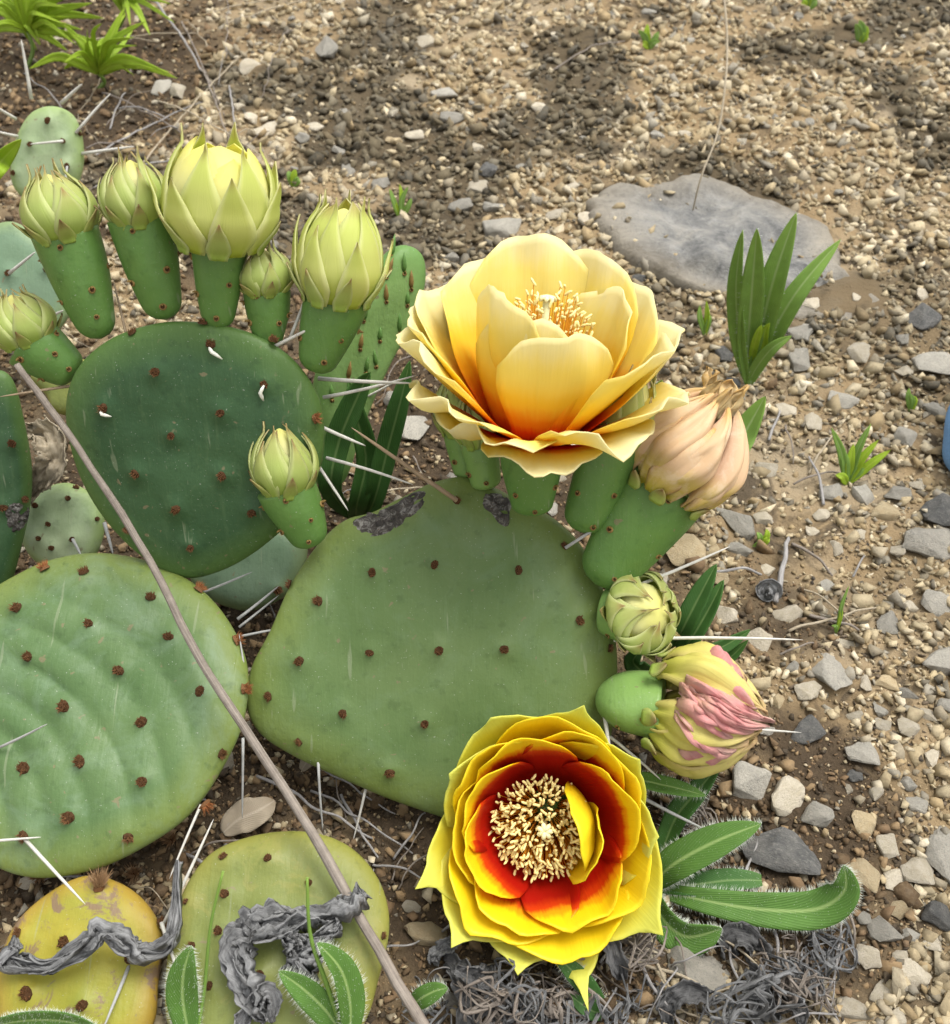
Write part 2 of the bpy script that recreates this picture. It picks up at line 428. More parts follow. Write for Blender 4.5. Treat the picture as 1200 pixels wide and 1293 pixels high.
def mk(name, verts, faces, mat, parent=None, loc=None, smooth=True, attrs=None, solid=0.0):
    loc = (wloc(parent) if parent else Vector(verts[0])) if loc is None else Vector(loc)
    me = mesh_from(name, [Vector(v) - loc for v in verts], faces, mat, smooth)
    if attrs:
        for an, vals in attrs.items():
            if np.ndim(vals) == 1:
                a = me.attributes.new(an, 'FLOAT', 'POINT'); a.data.foreach_set('value', np.asarray(vals, float))
            else:
                a = me.attributes.new(an, 'FLOAT_COLOR', 'POINT'); a.data.foreach_set('color', np.asarray(vals, float).ravel())
    o = link(name, me, parent, loc)
    if solid:
        md = o.modifiers.new('thickness', 'SOLIDIFY'); md.thickness = solid; md.offset = 0
    return o
def frame(z, xhint=CR):
    z = z.normalized(); x = (xhint - z * xhint.dot(z)).normalized(); y = z.cross(x)
    return Matrix((x, y, z)).transposed()
def grid_faces(nu, nv):
    return [(i * nv + j, i * nv + j + 1, (i + 1) * nv + j + 1, (i + 1) * nv + j) for i in range(nu - 1) for j in range(nv - 1)]

class Acc:
    """collects geometry for one mesh"""
    def __init__(s): s.v = []; s.f = []; s.uv = []; s.mi = []
    def tube(s, pts, rs, n=6, mi=0, cap=True):
        b = len(s.v); m = len(pts); prev = None
        for i, p in enumerate(pts):
            t = (pts[min(i + 1, m - 1)] - pts[max(i - 1, 0)])
            t = t.normalized() if t.length > 0 else Vector((0, 0, 1))
            if prev is None:
                h = Vector((0, 0, 1)) if abs(t.z) < .9 else Vector((1, 0, 0)); x = h.cross(t).normalized()
            else:
                x = (prev - t * prev.dot(t)); x = x.normalized() if x.length > 1e-9 else t.orthogonal().normalized()
            prev = x; y = t.cross(x)
            for k in range(n):
                a = 2 * PI * k / n
                s.v.append(p + (x * math.cos(a) + y * math.sin(a)) * rs[i]); s.uv.append((i / (m - 1), k / n, 0, 1))
        for i in range(m - 1):
            for k in range(n):
                s.f.append((b + i * n + k, b + i * n + (k + 1) % n, b + (i + 1) * n + (k + 1) % n, b + (i + 1) * n + k)); s.mi.append(mi)
        if cap:
            s.f.append(tuple(b + k for k in range(n))[::-1]); s.mi.append(mi)
            s.f.append(tuple(b + (m - 1) * n + k for k in range(n))); s.mi.append(mi)
    def spike(s, p, d, r, mi=0):
        b = len(s.v); x = d.orthogonal().normalized() * r; y = d.normalized().cross(x)
        for k in range(3):
            a = 2 * PI * k / 3; s.v.append(p + x * math.cos(a) + y * math.sin(a)); s.uv.append((0, .5, 0, 1))
        s.v.append(p + d); s.uv.append((1, .5, 0, 1))
        for k in range(3): s.f.append((b + k, b + (k + 1) % 3, b + 3)); s.mi.append(mi)
    def build(s, name, mat, parent=None, loc=None, smooth=True):
        o = mk(name, s.v, s.f, mat, parent, loc, smooth, {'pet': np.array(s.uv)})
        if any(s.mi): o.data.polygons.foreach_set('material_index', s.mi)
        return o
    def mesh(s, name, mat, smooth=True):
        me = mesh_from(name, s.v, s.f, mat, smooth)
        if any(s.mi): me.polygons.foreach_set('material_index', s.mi)
        a = me.attributes.new('pet', 'FLOAT_COLOR', 'POINT'); a.data.foreach_set('color', np.array(s.uv).ravel())
        return me

# shared areole tufts (unit radius about 1, z outwards)
def areole_mesh(name, mats, nb, lh, seed, lump=0.5, wide=0.8):
    r = random.Random(seed); a = Acc()
    rows, n = 4, 9; b = 0
    for i in range(rows):
        t = i / (rows - 1) * PI / 2
        for k in range(n):
            an = 2 * PI * k / n; q = 1 + r.uniform(-.15, .15)
            a.v.append(Vector((math.cos(an) * math.cos(t) * wide * q, math.sin(an) * math.cos(t) * q * wide * .85, math.sin(t) * lump - .12))); a.uv.append((0, 0, 0, 1))
    for i in range(rows - 1):
        for k in range(n):
            a.f.append((i * n + k, i * n + (k + 1) % n, (i + 1) * n + (k + 1) % n, (i + 1) * n + k)); a.mi.append(0)
    for _ in range(nb):
        an = r.uniform(0, 2 * PI); q = math.sqrt(r.random()) * wide * .8
        p = Vector((math.cos(an) * q, math.sin(an) * q * .85, lump * (1 - q * q) * .7 - .05))
        d = Vector((math.cos(an) * q * 1.0 + r.uniform(-.25, .25), math.sin(an) * q * 1.0 + r.uniform(-.25, .25), .75 + r.uniform(-.2, .3))).normalized() * lh * r.uniform(.6, 1.2)
        a.spike(p, d, .075, 1)
    return a.mesh(name, mats, False)
AREO = [areole_mesh('areole_mesh', ['areole_brown', 'glochid'], 46, .55, s) for s in range(5)]
AREO_OR = [areole_mesh('areole_orange_mesh', ['glochid', 'glochid_orange'], 60, .8, s + 20, .6, .75) for s in range(3)]
AREO_TAN = [areole_mesh('areole_tuft_mesh', ['glochid', 'glochid_tan'], 110, 1.5, s + 40, .7, .6) for s in range(3)]
def ov_areole(seed):
    """areole of a young fruit: tan ring with a dark middle and a small scale leaf"""
    r = random.Random(seed); a = Acc(); n = 10
    prof = [(.95, -.1), (.85, .22), (.6, .3), (.38, .12), (.0, .05)]
    for i, (q, z) in enumerate(prof):
        for k in range(n):
            an = 2 * PI * k / n; j = 1 + r.uniform(-.12, .12)
            a.v.append(Vector((math.cos(an) * q * j, math.sin(an) * q * j, z))); a.uv.append((0, 0, 0, 1))
    for i in range(len(prof) - 1):
        for k in range(n):
            a.f.append((i * n + k, i * n + (k + 1) % n, (i + 1) * n + (k + 1) % n, (i + 1) * n + k)); a.mi.append(1 if i >= 2 else 0)
    for _ in range(6):
        an = r.uniform(0, 2 * PI); a.spike(Vector((math.cos(an) * .5, math.sin(an) * .5, .2)), Vector((math.cos(an) * .4, math.sin(an) * .4, .55)), .1, 0)
    # scale leaf
    a.tube([Vector((0, .3, .1)), Vector((0, .55, .55)), Vector((0, .5, 1.1)), Vector((0, .35, 1.5))], [.3, .36, .24, .03], 6, 0)
    return a.mesh('fruit_areole_mesh', ['scale_tan', 'areole_brown'], True)
AREO_OV = [ov_areole(s) for s in range(4)]

def spine(parent, a, b, r=0.00055, mat='spine_white', bend=0.0, name='spine', sides=6):
    """a, b: (px, py, depth)"""
    A = P(*a) if not isinstance(a, Vector) else a; B = P(*b) if not isinstance(b, Vector) else b
    d = B - A; side = d.orthogonal().normalized() * d.length * bend
    pts = [A + d * t + side * math.sin(PI * t) for t in (0, .25, .5, .75, .93, 1)]
    ac = Acc(); ac.tube(pts, [r * 1.1, r, r * .9, r * .75, r * .45, r * .1], sides)
    return ac.build(name, mat, parent, A)

# ------------------------------------------------------------------ ground
def make_ground():
    def axis(lo, hi, step, far):
        a = list(np.arange(lo, hi + step / 2, step)); s = step
        while a[-1] < far: s *= 1.35; a.append(a[-1] + s)
        s = step
        while a[0] > -far: s *= 1.35; a.insert(0, a[0] - s)
        return np.array(a)
    xs = axis(-.62, .62, .0035, 80); ys = axis(.02, 1.15, .0035, 80)
    X, Y = np.meshgrid(xs, ys); Z = ground_z(X, Y)
    nx, ny = len(xs), len(ys)
    v = np.stack([X, Y, Z], -1).reshape(-1, 3)
    idx = np.arange(nx * ny).reshape(ny, nx)
    f = np.stack([idx[:-1, :-1], idx[:-1, 1:], idx[1:, 1:], idx[1:, :-1]], -1).reshape(-1, 4)
    me = bpy.data.meshes.new('ground')
    me.vertices.add(len(v)); me.vertices.foreach_set('co', v.ravel())
    me.loops.add(f.size); me.loops.foreach_set('vertex_index', f.ravel())
    me.polygons.add(len(f)); me.polygons.foreach_set('loop_start', np.arange(0, f.size, 4))
    me.polygons.foreach_set('use_smooth', np.ones(len(f), bool))
    me.update(calc_edges=True)
    me.materials.append(MATS['soil'])
    a = me.attributes.new('humus', 'FLOAT', 'POINT'); a.data.foreach_set('value', humus(v[:, 0], v[:, 1]))
    a = me.attributes.new('crust', 'FLOAT', 'POINT'); a.data.foreach_set('value', crustf(v[:, 0], v[:, 1]))
    o = bpy.data.objects.new('ground', me); COL.objects.link(o)
    return tag(o, 'tan stony soil with dark crusts under the gravel', kind='structure')
def humus(x, y):
    """dark plant litter in the soil under and around the cactus clump"""
    n = fbm(np.asarray(x) * 22 + 3, np.asarray(y) * 22 + 8, 4)
    d1 = np.hypot((x + .10) / .20, (y - .30) / .17)
    d2 = np.hypot((x - .03) / .10, (y - .16) / .07)
    d3 = np.hypot((x + .42) / .22, (y - .78) / .25)
    d = np.minimum(np.minimum(d1, d2), d3)
    return np.clip(sstep(1.25, .75, d + (n - .5) * 1.1), 0, 1)
def crustf(x, y):
    """dark lichen crust patches, commoner on the open ground further off"""
    return sstep(.50, .60, fbm(np.asarray(x) * 13 + 70, np.asarray(y) * 15 + 40, 4)) * (.35 + .65 * sstep(.35, .6, y))
make_ground()

# ------------------------------------------------------------------ stones
def hull_mesh(seed, npts=15, bevel=0.05, flat=0.6, subdiv=True):
    r = random.Random(seed); bm = bmesh.new()
    for _ in range(npts):
        v = Vector((r.gauss(0, 1), r.gauss(0, 1), r.gauss(0, 1))).normalized()
        q = r.uniform(.75, 1.0)
        m = max(abs(v.x), abs(v.y), abs(v.z)) ** .45
        bm.verts.new((v.x * q / m, v.y * q * r.uniform(.85, 1) / m, v.z * q * flat / m))
    res = bmesh.ops.convex_hull(bm, input=bm.verts)
    bmesh.ops.delete(bm, geom=[g for g in res['geom_interior'] if isinstance(g, bmesh.types.BMVert)], context='VERTS')
    if bevel:
        bmesh.ops.dissolve_limit(bm, angle_limit=rad(16), verts=bm.verts, edges=bm.edges)
        bmesh.ops.bevel(bm, geom=list(bm.edges), offset=bevel, segments=2, affect='EDGES', profile=.5, clamp_overlap=True)
        bmesh.ops.triangulate(bm, faces=bm.faces)
        bmesh.ops.subdivide_edges(bm, edges=[e for e in bm.edges if e.calc_length() > .45], cuts=2, use_grid_fill=True)
        bmesh.ops.triangulate(bm, faces=bm.faces)
        o = Vector((seed * 3.7, seed * 1.3, 0))
        for v in bm.verts:
            v.co += v.co.normalized() * (mnoise.noise(v.co * 2.2 + o) * .10 + mnoise.noise(v.co * 6 + o) * .035)
    bmesh.ops.recalc_face_normals(bm, faces=bm.faces)
    return bm
STONES = {}
def stone_variant(k, mat):
    if (k, mat) not in STONES:
        bm = hull_mesh(100 + k, 13 + k % 6, .07, .62)
        me = bpy.data.meshes.new('stone_mesh'); bm.to_mesh(me); bm.free()
        me.materials.append(MATS[mat])
        me.polygons.foreach_set('use_smooth', [True] * len(me.polygons))
        STONES[(k, mat)] = me
    return STONES[(k, mat)]
SLAB = [(742, 238), (772, 222), (815, 226), (868, 212), (925, 226), (985, 250), (1035, 268), (1062, 296), (1064, 330), (1100, 352), (1128, 378), (1085, 396), (1030, 392), (985, 398), (935, 372), (880, 352), (838, 338), (800, 318), (768, 290), (746, 262)]
def in_poly(x, y, poly):
    c = False; j = len(poly) - 1
    for i in range(len(poly)):
        if (poly[i][1] > y) != (poly[j][1] > y) and x < (poly[j][0] - poly[i][0]) * (y - poly[i][1]) / (poly[j][1] - poly[i][1]) + poly[i][0]: c = not c
        j = i
    return c

STONE_TXT = {'stone_cream': ('cream limestone pebble', 'loose cream pebbles'), 'stone_tan': ('ochre tan stone', 'loose tan stones'),
             'stone_grey': ('grey limestone chip', 'loose grey stones'), 'stone_dark': ('dark charcoal stone chip', 'loose dark stones')}
LANDM = [((900, 365), 'the flat slab'), ((945, 490), 'the upright lance-leaved weed'), ((1075, 600), 'the yellow grass tuft'), ((1190, 540), 'the blue cloth'), ((885, 650), 'the tan wilted flower'),
         ((865, 800), 'the round scaly bud'), ((975, 755), 'the coiled seed head'), ((970, 925), 'the pink-folded wilted flower'), ((990, 1075), 'the black slate chunk'), ((970, 1170), 'the hairy fringed leaves'),
         ((680, 1220), 'the red-throated flower'), ((420, 1100), 'the lime green pad'), ((430, 1000), 'the sage pad'), ((100, 80), 'the lime weeds'), ((290, 170), 'the fat lemon bud'), ((640, 270), 'the pale open flower'),
         ((915, 120), 'the arching grass straw'), ((820, 60), 'the red-footed seedling'), ((1086, 50), 'the corner seedling'), ((505, 250), 'the thin grass seedling'), ((60, 560), 'the dark pad'), ((520, 560), 'the dark folded blades'),
         ((240, 1080), 'the rippled pad'), ((1060, 775), 'the single yellow grass blade'), ((1020, 10), 'the far seedling tuft')]
def nearby(p):
    return min(LANDM, key=lambda q: (G(*q[0]) - Vector((p[0], p[1], 0))).length)[1]
PLACED = []
n_stone = [0]
def stone(px, py, w, h, mat, rot=None, hz=0.5, label=None, sink=0.3, k=None):
    p = GP(px, py); d = (p - CC).dot(CF)
    W = w * d / FPX / 2
    el = math.asin(-(p - CC).normalized().z)
    L = max(h * d / FPX / 2 * (1 / math.sin(el)) * .85, W * .5)
    H = min(W, L) * hz
    PLACED.append((p.x, p.y, (W + L) / 2))
    k = random.randrange(26) if k is None else k
    me = stone_variant(k, mat)
    rz = random.uniform(-.5, .5) + random.choice((0, PI)) if rot is None else rot
    m3 = Matrix.Rotation(rz, 3, 'Z') @ Matrix.Rotation(random.uniform(-.15, .15), 3, 'X') @ Matrix.Rotation(random.uniform(-.15, .15), 3, 'Y')
    o = link('stone', me, None, Vector((p.x, p.y, p.z + H * .62 * (1 - 2 * sink) )), m3, (W * 1.05, L * 1.05, H / .62 * 1.0))
    t, g = STONE_TXT[mat]; mean = (W + L) * 1000
    t = ('chunky ' if mean > 17 else 'middling ' if mean > 10.5 else 'small ') + ('narrow ' if max(W, L) > 1.5 * min(W, L) else '') + t + ' lying near ' + nearby(p)
    tag(o, label or t, 'stone', None if label else g)
    n_stone[0] += 1
    return o
C_, T_, G_, D_ = 'stone_cream', 'stone_tan', 'stone_grey', 'stone_dark'
HAND = [
 (932, 662, 50, 72, G_), (866, 697, 62, 54, T_), (1036, 650, 26, 24, C_), (964, 656, 28, 22, C_), (1047, 625, 36, 28, G_), (1085, 628, 44, 42, G_), (1131, 625, 42, 24, G_),
 (1158, 615, 22, 20, C_), (1054, 692, 22, 22, C_), (969, 722, 24, 24, C_), (914, 777, 42, 44, C_), (994, 775, 40, 36, C_), (955, 809, 46, 56, C_), (1044, 740, 25, 20, G_),
 (1048, 850, 50, 72, G_), (1066, 814, 28, 18, C_), (1119, 864, 42, 26, T_), (1147, 876, 32, 28, G_), (1016, 923, 54, 48, D_), (1078, 906, 28, 20, C_), (1111, 898, 28, 24, G_),
 (1114, 919, 30, 26, C_), (1147, 919, 34, 32, C_), (1172, 903, 30, 30, C_), (1195, 892, 30, 30, G_), (986, 887, 26, 26, T_), (1184, 764, 54, 42, G_), (1184, 837, 64, 44, G_),
 (1168, 690, 82, 56, G_), (1192, 652, 62, 52, D_), (1142, 750, 24, 24, T_), (1150, 768, 32, 22, C_), (1122, 790, 30, 38, G_), (1092, 862, 22, 30, C_), (1019, 873, 42, 32, C_),
 (1117, 650, 42, 34, T_), (1133, 695, 26, 26, C_), (1025, 672, 20, 18, C_),
 (1030, 1026, 50, 46, G_), (995, 1010, 66, 60, C_), (1091, 1038, 34, 42, T_), (946, 992, 66, 62, G_), (1091, 1107, 46, 56, T_), (1121, 1071, 36, 42, C_),
 (1129, 1111, 32, 46, C_), (1159, 1104, 46, 56, C_), (1189, 1080, 52, 92, G_), (1183, 1160, 56, 52, D_), (1091, 1161, 22, 24, G_), (1116, 1177, 42, 48, G_), (1151, 1182, 32, 30, G_),
 (1178, 1194, 26, 26, C_), (1094, 1210, 40, 44, C_), (1135, 1209, 24, 24, C_), (1154, 1231, 48, 46, C_), (1110, 1252, 38, 36, C_), (1189, 1239, 26, 26, T_), (1077, 1278, 64, 44, C_),
 (1129, 1284, 32, 32, C_), (1090, 955, 50, 44, G_), (1148, 992, 30, 30, G_), (1158, 1016, 34, 34, G_), (1175, 956, 22, 38, C_), (1107, 1003, 26, 24, C_), (1135, 1150, 40, 32, T_),
 (880, 1228, 96, 84, G_), (1160, 404, 52, 38, D_), (1177, 461, 64, 46, G_), (1009, 417, 38, 46, G_), (1009, 457, 40, 40, G_), (1088, 449, 42, 32, C_), (993, 518, 30, 28, C_),
 (1026, 534, 30, 28, C_), (1063, 506, 46, 26, G_), (1149, 553, 50, 32, G_), (965, 595, 34, 28, C_), (912, 449, 28, 26, D_), (1022, 385, 26, 22, C_), (1079, 376, 15, 12, C_),
 (410, 63, 38, 30, G_), (536, 54, 34, 20, C_), (563, 123, 40, 24, G_), (567, 151, 46, 20, G_), (523, 172, 30, 18, C_), (481, 234, 24, 20, G_), (605, 241, 38, 20, C_), (636, 288, 62, 34, G_),
 (624, 264, 36, 22, G_), (582, 261, 38, 22, G_), (759, 257, 34, 26, C_), (724, 238, 22, 18, C_), (739, 276, 24, 18, C_), (701, 272, 26, 20, C_), (615, 215, 32, 20, D_), (440, 216, 22, 18, G_),
 (500, 505, 36, 24, G_), (522, 545, 44, 54, G_), (590, 1010, 26, 22, T_), (540, 1180, 66, 44, T_), (448, 1034, 32, 24, T_), (520, 1145, 30, 22, C_),
 (610, 1130, 50, 50, G_), (1140, 470, 26, 20, C_), (1180, 520, 30, 24, G_), (1080, 980, 24, 20, D_), (228, 115, 30, 22, C_), (205, 112, 24, 24, G_), (320, 150, 24, 20, C_),
 (338, 165, 34, 24, C_), (315, 85, 30, 20, C_), (60, 590, 30, 26, T_),
]
for (px, py, w, h, m) in HAND: stone(px, py, w, h, m)
stone(990, 1082, 108, 74, D_, rot=-.35, hz=.55, label='large black slate chunk on the soil beside the hairy leaf tips', k=4)
# random larger stones fill up the rest of the visible 300
tries = 0
while n_stone[0] < 296 and tries < 20000:
    tries += 1
    px = random.uniform(-20, 1220); py = random.uniform(-10, 1300)
    if in_poly(px, py, SLAB): continue
    if px < 560 and py > 300 and random.random() < .93: continue
    if px < 300 and py < 300 and random.random() < .5: continue
    p = G(px, py); d = (p - CC).dot(CF)
    w = random.lognormvariate(math.log(.0088), .28)
    if any((p.x - q[0]) ** 2 + (p.y - q[1]) ** 2 < (w * .62 + q[2] * .95) ** 2 for q in PLACED): continue
    m = random.choices([C_, T_, G_, D_], [.52, .16, .26, .06])[0]
    el = math.sin(math.asin(-(p - CC).normalized().z))
    stone(px, py, w * FPX / d, w * FPX / d * el * random.uniform(.75, 1.2), m, rot=random.uniform(0, 6.3), hz=random.uniform(.4, .75), sink=random.uniform(.1, .35))

# flat slab half sunk in the soil
def lens(name, pts3, n, prof, mat, parent, loc, disp=None, rings=18):
    pass
def make_slab():
    pts = [G(a, b, .004) for a, b in SLAB]
    c = sum(pts, Vector()) / len(pts); out = catmull([(p.x, p.y) for p in pts], 140, True)
    v, f, e = [], [], []
    R = 30
    for j in range(R + 1):
        t = 1 - (1 - j / R) ** 1.8
        for (x, y) in out:
            q = 1 + .07 * mnoise.noise(Vector((x * 45, y * 45, 3))) + .04 * mnoise.noise(Vector((x * 140, y * 140, 3))) + .015 * mnoise.noise(Vector((x * 400, y * 400, 3)))
            X = c.x + (x - c.x) * t * q; Y = c.y + (y - c.y) * t * q
            top = .0085 * (1 - t ** 26) - .0055
            nz = mnoise.noise(Vector((X * 22, Y * 22, 0))) * .005 + mnoise.noise(Vector((X * 70, Y * 70, 5))) * .0028 + mnoise.noise(Vector((X * 240, Y * 240, 1))) * .0005
            # a broken ledge steps down near the front edge
            led = -.007 * float(sstep(0, .012, -(Y - (c.y - .028 + .012 * math.sin(X * 60)))))
            v.append(Vector((X, Y, top + (nz + led) * (1 - t ** 6)))); e.append(t)
    n = len(out)
    for j in range(R):
        for k in range(n):
            f.append((j * n + k, j * n + (k + 1) % n, (j + 1) * n + (k + 1) % n, (j + 1) * n + k))
    b = len(v)
    for (x, y) in out: v.append(Vector((c.x + (x - c.x) * .95, c.y + (y - c.y) * .95, -.012))); e.append(1)
    for k in range(n): f.append((R * n + k, R * n + (k + 1) % n, b + (k + 1) % n, b + k))
    f.append(tuple(b + k for k in range(n)))
    o = mk('stone_slab', v, f, 'slab_grey', None, Vector((c.x, c.y, 0)), True, {'edge': np.array(e)})
    tag(o, 'large flat weathered grey limestone slab set in the gravel behind the big flower', 'stone')
make_slab()

# gravel: everything smaller, one mass
def make_gravel():
    VAR = []
    for k in range(40):
        bm = hull_mesh(500 + k, 8 + k % 5, 0, .68); bmesh.ops.triangulate(bm, faces=bm.faces)
        bm.verts.ensure_lookup_table(); bm.verts.index_update()
        VAR.append((np.array([v.co[:] for v in bm.verts]), np.array([[v.index for v in f.verts] for f in bm.faces]))); bm.free()
    N = 76000
    # sample in picture space mixed with ground space so near gravel is dense too
    px = RNG.uniform(-300, 1520, N); py = RNG.uniform(-80, 1640, N)
    yv = (IH / 2 - py) / FPX; xv = (px - IW / 2) / FPX
    d = CAM_H / (math.sin(PITCH) - math.cos(PITCH) * yv)
    x = xv * d; y = (math.cos(PITCH) + math.sin(PITCH) * yv) * d
    x2 = RNG.uniform(-.75, .75, N // 3); y2 = RNG.uniform(.02, 1.25, N // 3)
    x = np.concatenate([x, x2]); y = np.concatenate([y, y2]); M = len(x)
    size = np.exp(RNG.normal(math.log(.0022), .50, M)); size = np.clip(size * (.82 + .48 * sstep(.25, .75, y)), .0007, .0058)
    dens = fbm(x * 14 + 30, y * 14 + 11, 3)
    farw = sstep(.28, .62, y)
    big = RNG.random(M)
    keep = big < np.clip(.78 + .5 * farw + (dens - .5) * 2.0, .35, 1.0)
    # fewer under large stones
    P3 = np.array(PLACED)
    slab2 = np.array([(G(a, b).x, G(a, b).y) for a, b in SLAB])
    def inp(x, y):
        c = np.zeros(len(x), bool); j = len(slab2) - 1
        for i in range(len(slab2)):
            a, b = slab2[i], slab2[j]
            t = ((a[1] > y) != (b[1] > y)) & (x < (b[0] - a[0]) * (y - a[1]) / (b[1] - a[1] + 1e-12) + a[0]); c ^= t; j = i
        return c
    ins = inp(x, y); edgeg = fbm(x * 30 + 4, y * 30 + 8, 3)
    keep &= ~(ins & (RNG.random(M) > .012 + .35 * sstep(.58, .66, edgeg)))
    hide = np.zeros(M, bool)
    for q in P3: hide |= (x - q[0]) ** 2 + (y - q[1]) ** 2 < (q[2] * .72) ** 2
    keep &= ~hide
    x, y, size = x[keep], y[keep], size[keep]; M = len(x)
    # crumbs of soil and grit between the chips
    K = 36000
    qx = RNG.uniform(-80, 1280, K); qy = RNG.uniform(150, 1360, K); q1 = (IH / 2 - qy) / FPX; q0 = (qx - IW / 2) / FPX
    qd = CAM_H / (math.sin(PITCH) - math.cos(PITCH) * q1)
    cx = q0 * qd; cy = (math.cos(PITCH) + math.sin(PITCH) * q1) * qd
    ok = (~inp(cx, cy)) & (fbm(cx * 40 + 5, cy * 40 + 2, 3) > .40)
    for q in P3: ok &= (cx - q[0]) ** 2 + (cy - q[1]) ** 2 > (q[2] * .7) ** 2
    cx, cy = cx[ok], cy[ok]; nc = len(cx)
    x = np.concatenate([x, cx]); y = np.concatenate([y, cy]); size = np.concatenate([size, np.clip(np.exp(RNG.normal(math.log(.00085), .35, nc)), .0004, .0018)])
    crumb = np.concatenate([np.zeros(M, bool), np.ones(nc, bool)]); M = len(x)
    insk = inp(x, y)
    hum = humus(x, y)
    size = np.where(hum > .5, size * .7, size)
    z = ground_z(x, y) + size * RNG.uniform(-.15, .55, M) + np.where(insk, .005, 0)
    pal = np.array([(.50, .435, .31), (.42, .355, .24), (.58, .52, .40), (.38, .30, .185), (.34, .305, .24), (.31, .295, .26), (.15, .14, .118), (.66, .61, .50)])
    w = np.array([.24, .22, .13, .12, .12, .08, .05, .04])
    ci = RNG.choice(len(pal), M, p=w / w.sum()); col = pal[ci] * RNG.uniform(.75, 1.15, (M, 1)) * np.array([.95, .90, .80])
    # lichen-dark crusts colour whole patches of the chips
    crust = crustf(x, y) * (RNG.random(M) < .85)
    col = col * (1 - crust[:, None] * .72) + np.array([.03, .028, .02]) * crust[:, None] * .72
    cpal = np.array([(.30, .22, .12), (.38, .29, .17), (.22, .16, .09), (.46, .38, .26), (.13, .10, .07), (.06, .05, .04)])[RNG.integers(0, 6, M)] * RNG.uniform(.8, 1.15, (M, 1))
    col = np.where(crumb[:, None], cpal, col)
    hb = (hum > .4) & (RNG.random(M) < .8)
    brown = np.array([(.10, .065, .035), (.17, .11, .06), (.06, .045, .03), (.25, .17, .09)])[RNG.integers(0, 4, M)]
    col = np.where(hb[:, None], brown, col)
    vi = RNG.integers(0, len(VAR), M)
    ang = RNG.uniform(0, 2 * PI, M); tl = RNG.normal(0, .35, (M, 2)); asp = RNG.uniform(.65, 1.25, (M, 3))
    Vs, Fs, Cs = [], [], []; base = 0
    for k, (vv, ff) in enumerate(VAR):
        s = np.where(vi == k)[0]
        if len(s) == 0: continue
        q = vv[None] * asp[s][:, None, :] * size[s][:, None, None]
        q = q.copy()
        q[..., 2] += q[..., 0] * tl[s, 0][:, None] + q[..., 1] * tl[s, 1][:, None]
        ca, sa = np.cos(ang[s])[:, None], np.sin(ang[s])[:, None]
        X = q[..., 0] * ca - q[..., 1] * sa + x[s][:, None]; Y = q[..., 0] * sa + q[..., 1] * ca + y[s][:, None]; Z = q[..., 2] + z[s][:, None]
        Vs.append(np.stack([X, Y, Z], -1).reshape(-1, 3))
        nv = len(vv)
        Fs.append((ff[None] + (base + np.arange(len(s)) * nv)[:, None, None]).reshape(-1, 3))
        Cs.append(np.repeat(col[s], nv, 0)); base += nv * len(s)
    V = np.concatenate(Vs); F = np.concatenate(Fs); Cc = np.concatenate(Cs)
    me = bpy.data.meshes.new('gravel')
    me.vertices.add(len(V)); me.vertices.foreach_set('co', V.ravel())
    me.loops.add(F.size); me.loops.foreach_set('vertex_index', F.ravel())
    me.polygons.add(len(F)); me.polygons.foreach_set('loop_start', np.arange(0, F.size, 3))
    me.update(calc_edges=True)
    a = me.attributes.new('col', 'FLOAT_COLOR', 'POINT'); a.data.foreach_set('color', np.concatenate([Cc, np.ones((len(Cc), 1))], 1).ravel())
    me.materials.append(MATS['gravel'])
    o = bpy.data.objects.new('gravel', me); COL.objects.link(o)
    tag(o, 'fine cream and tan limestone gravel strewn over the soil', 'gravel', kind='stuff')
    print('gravel', M, len(F))
make_gravel()

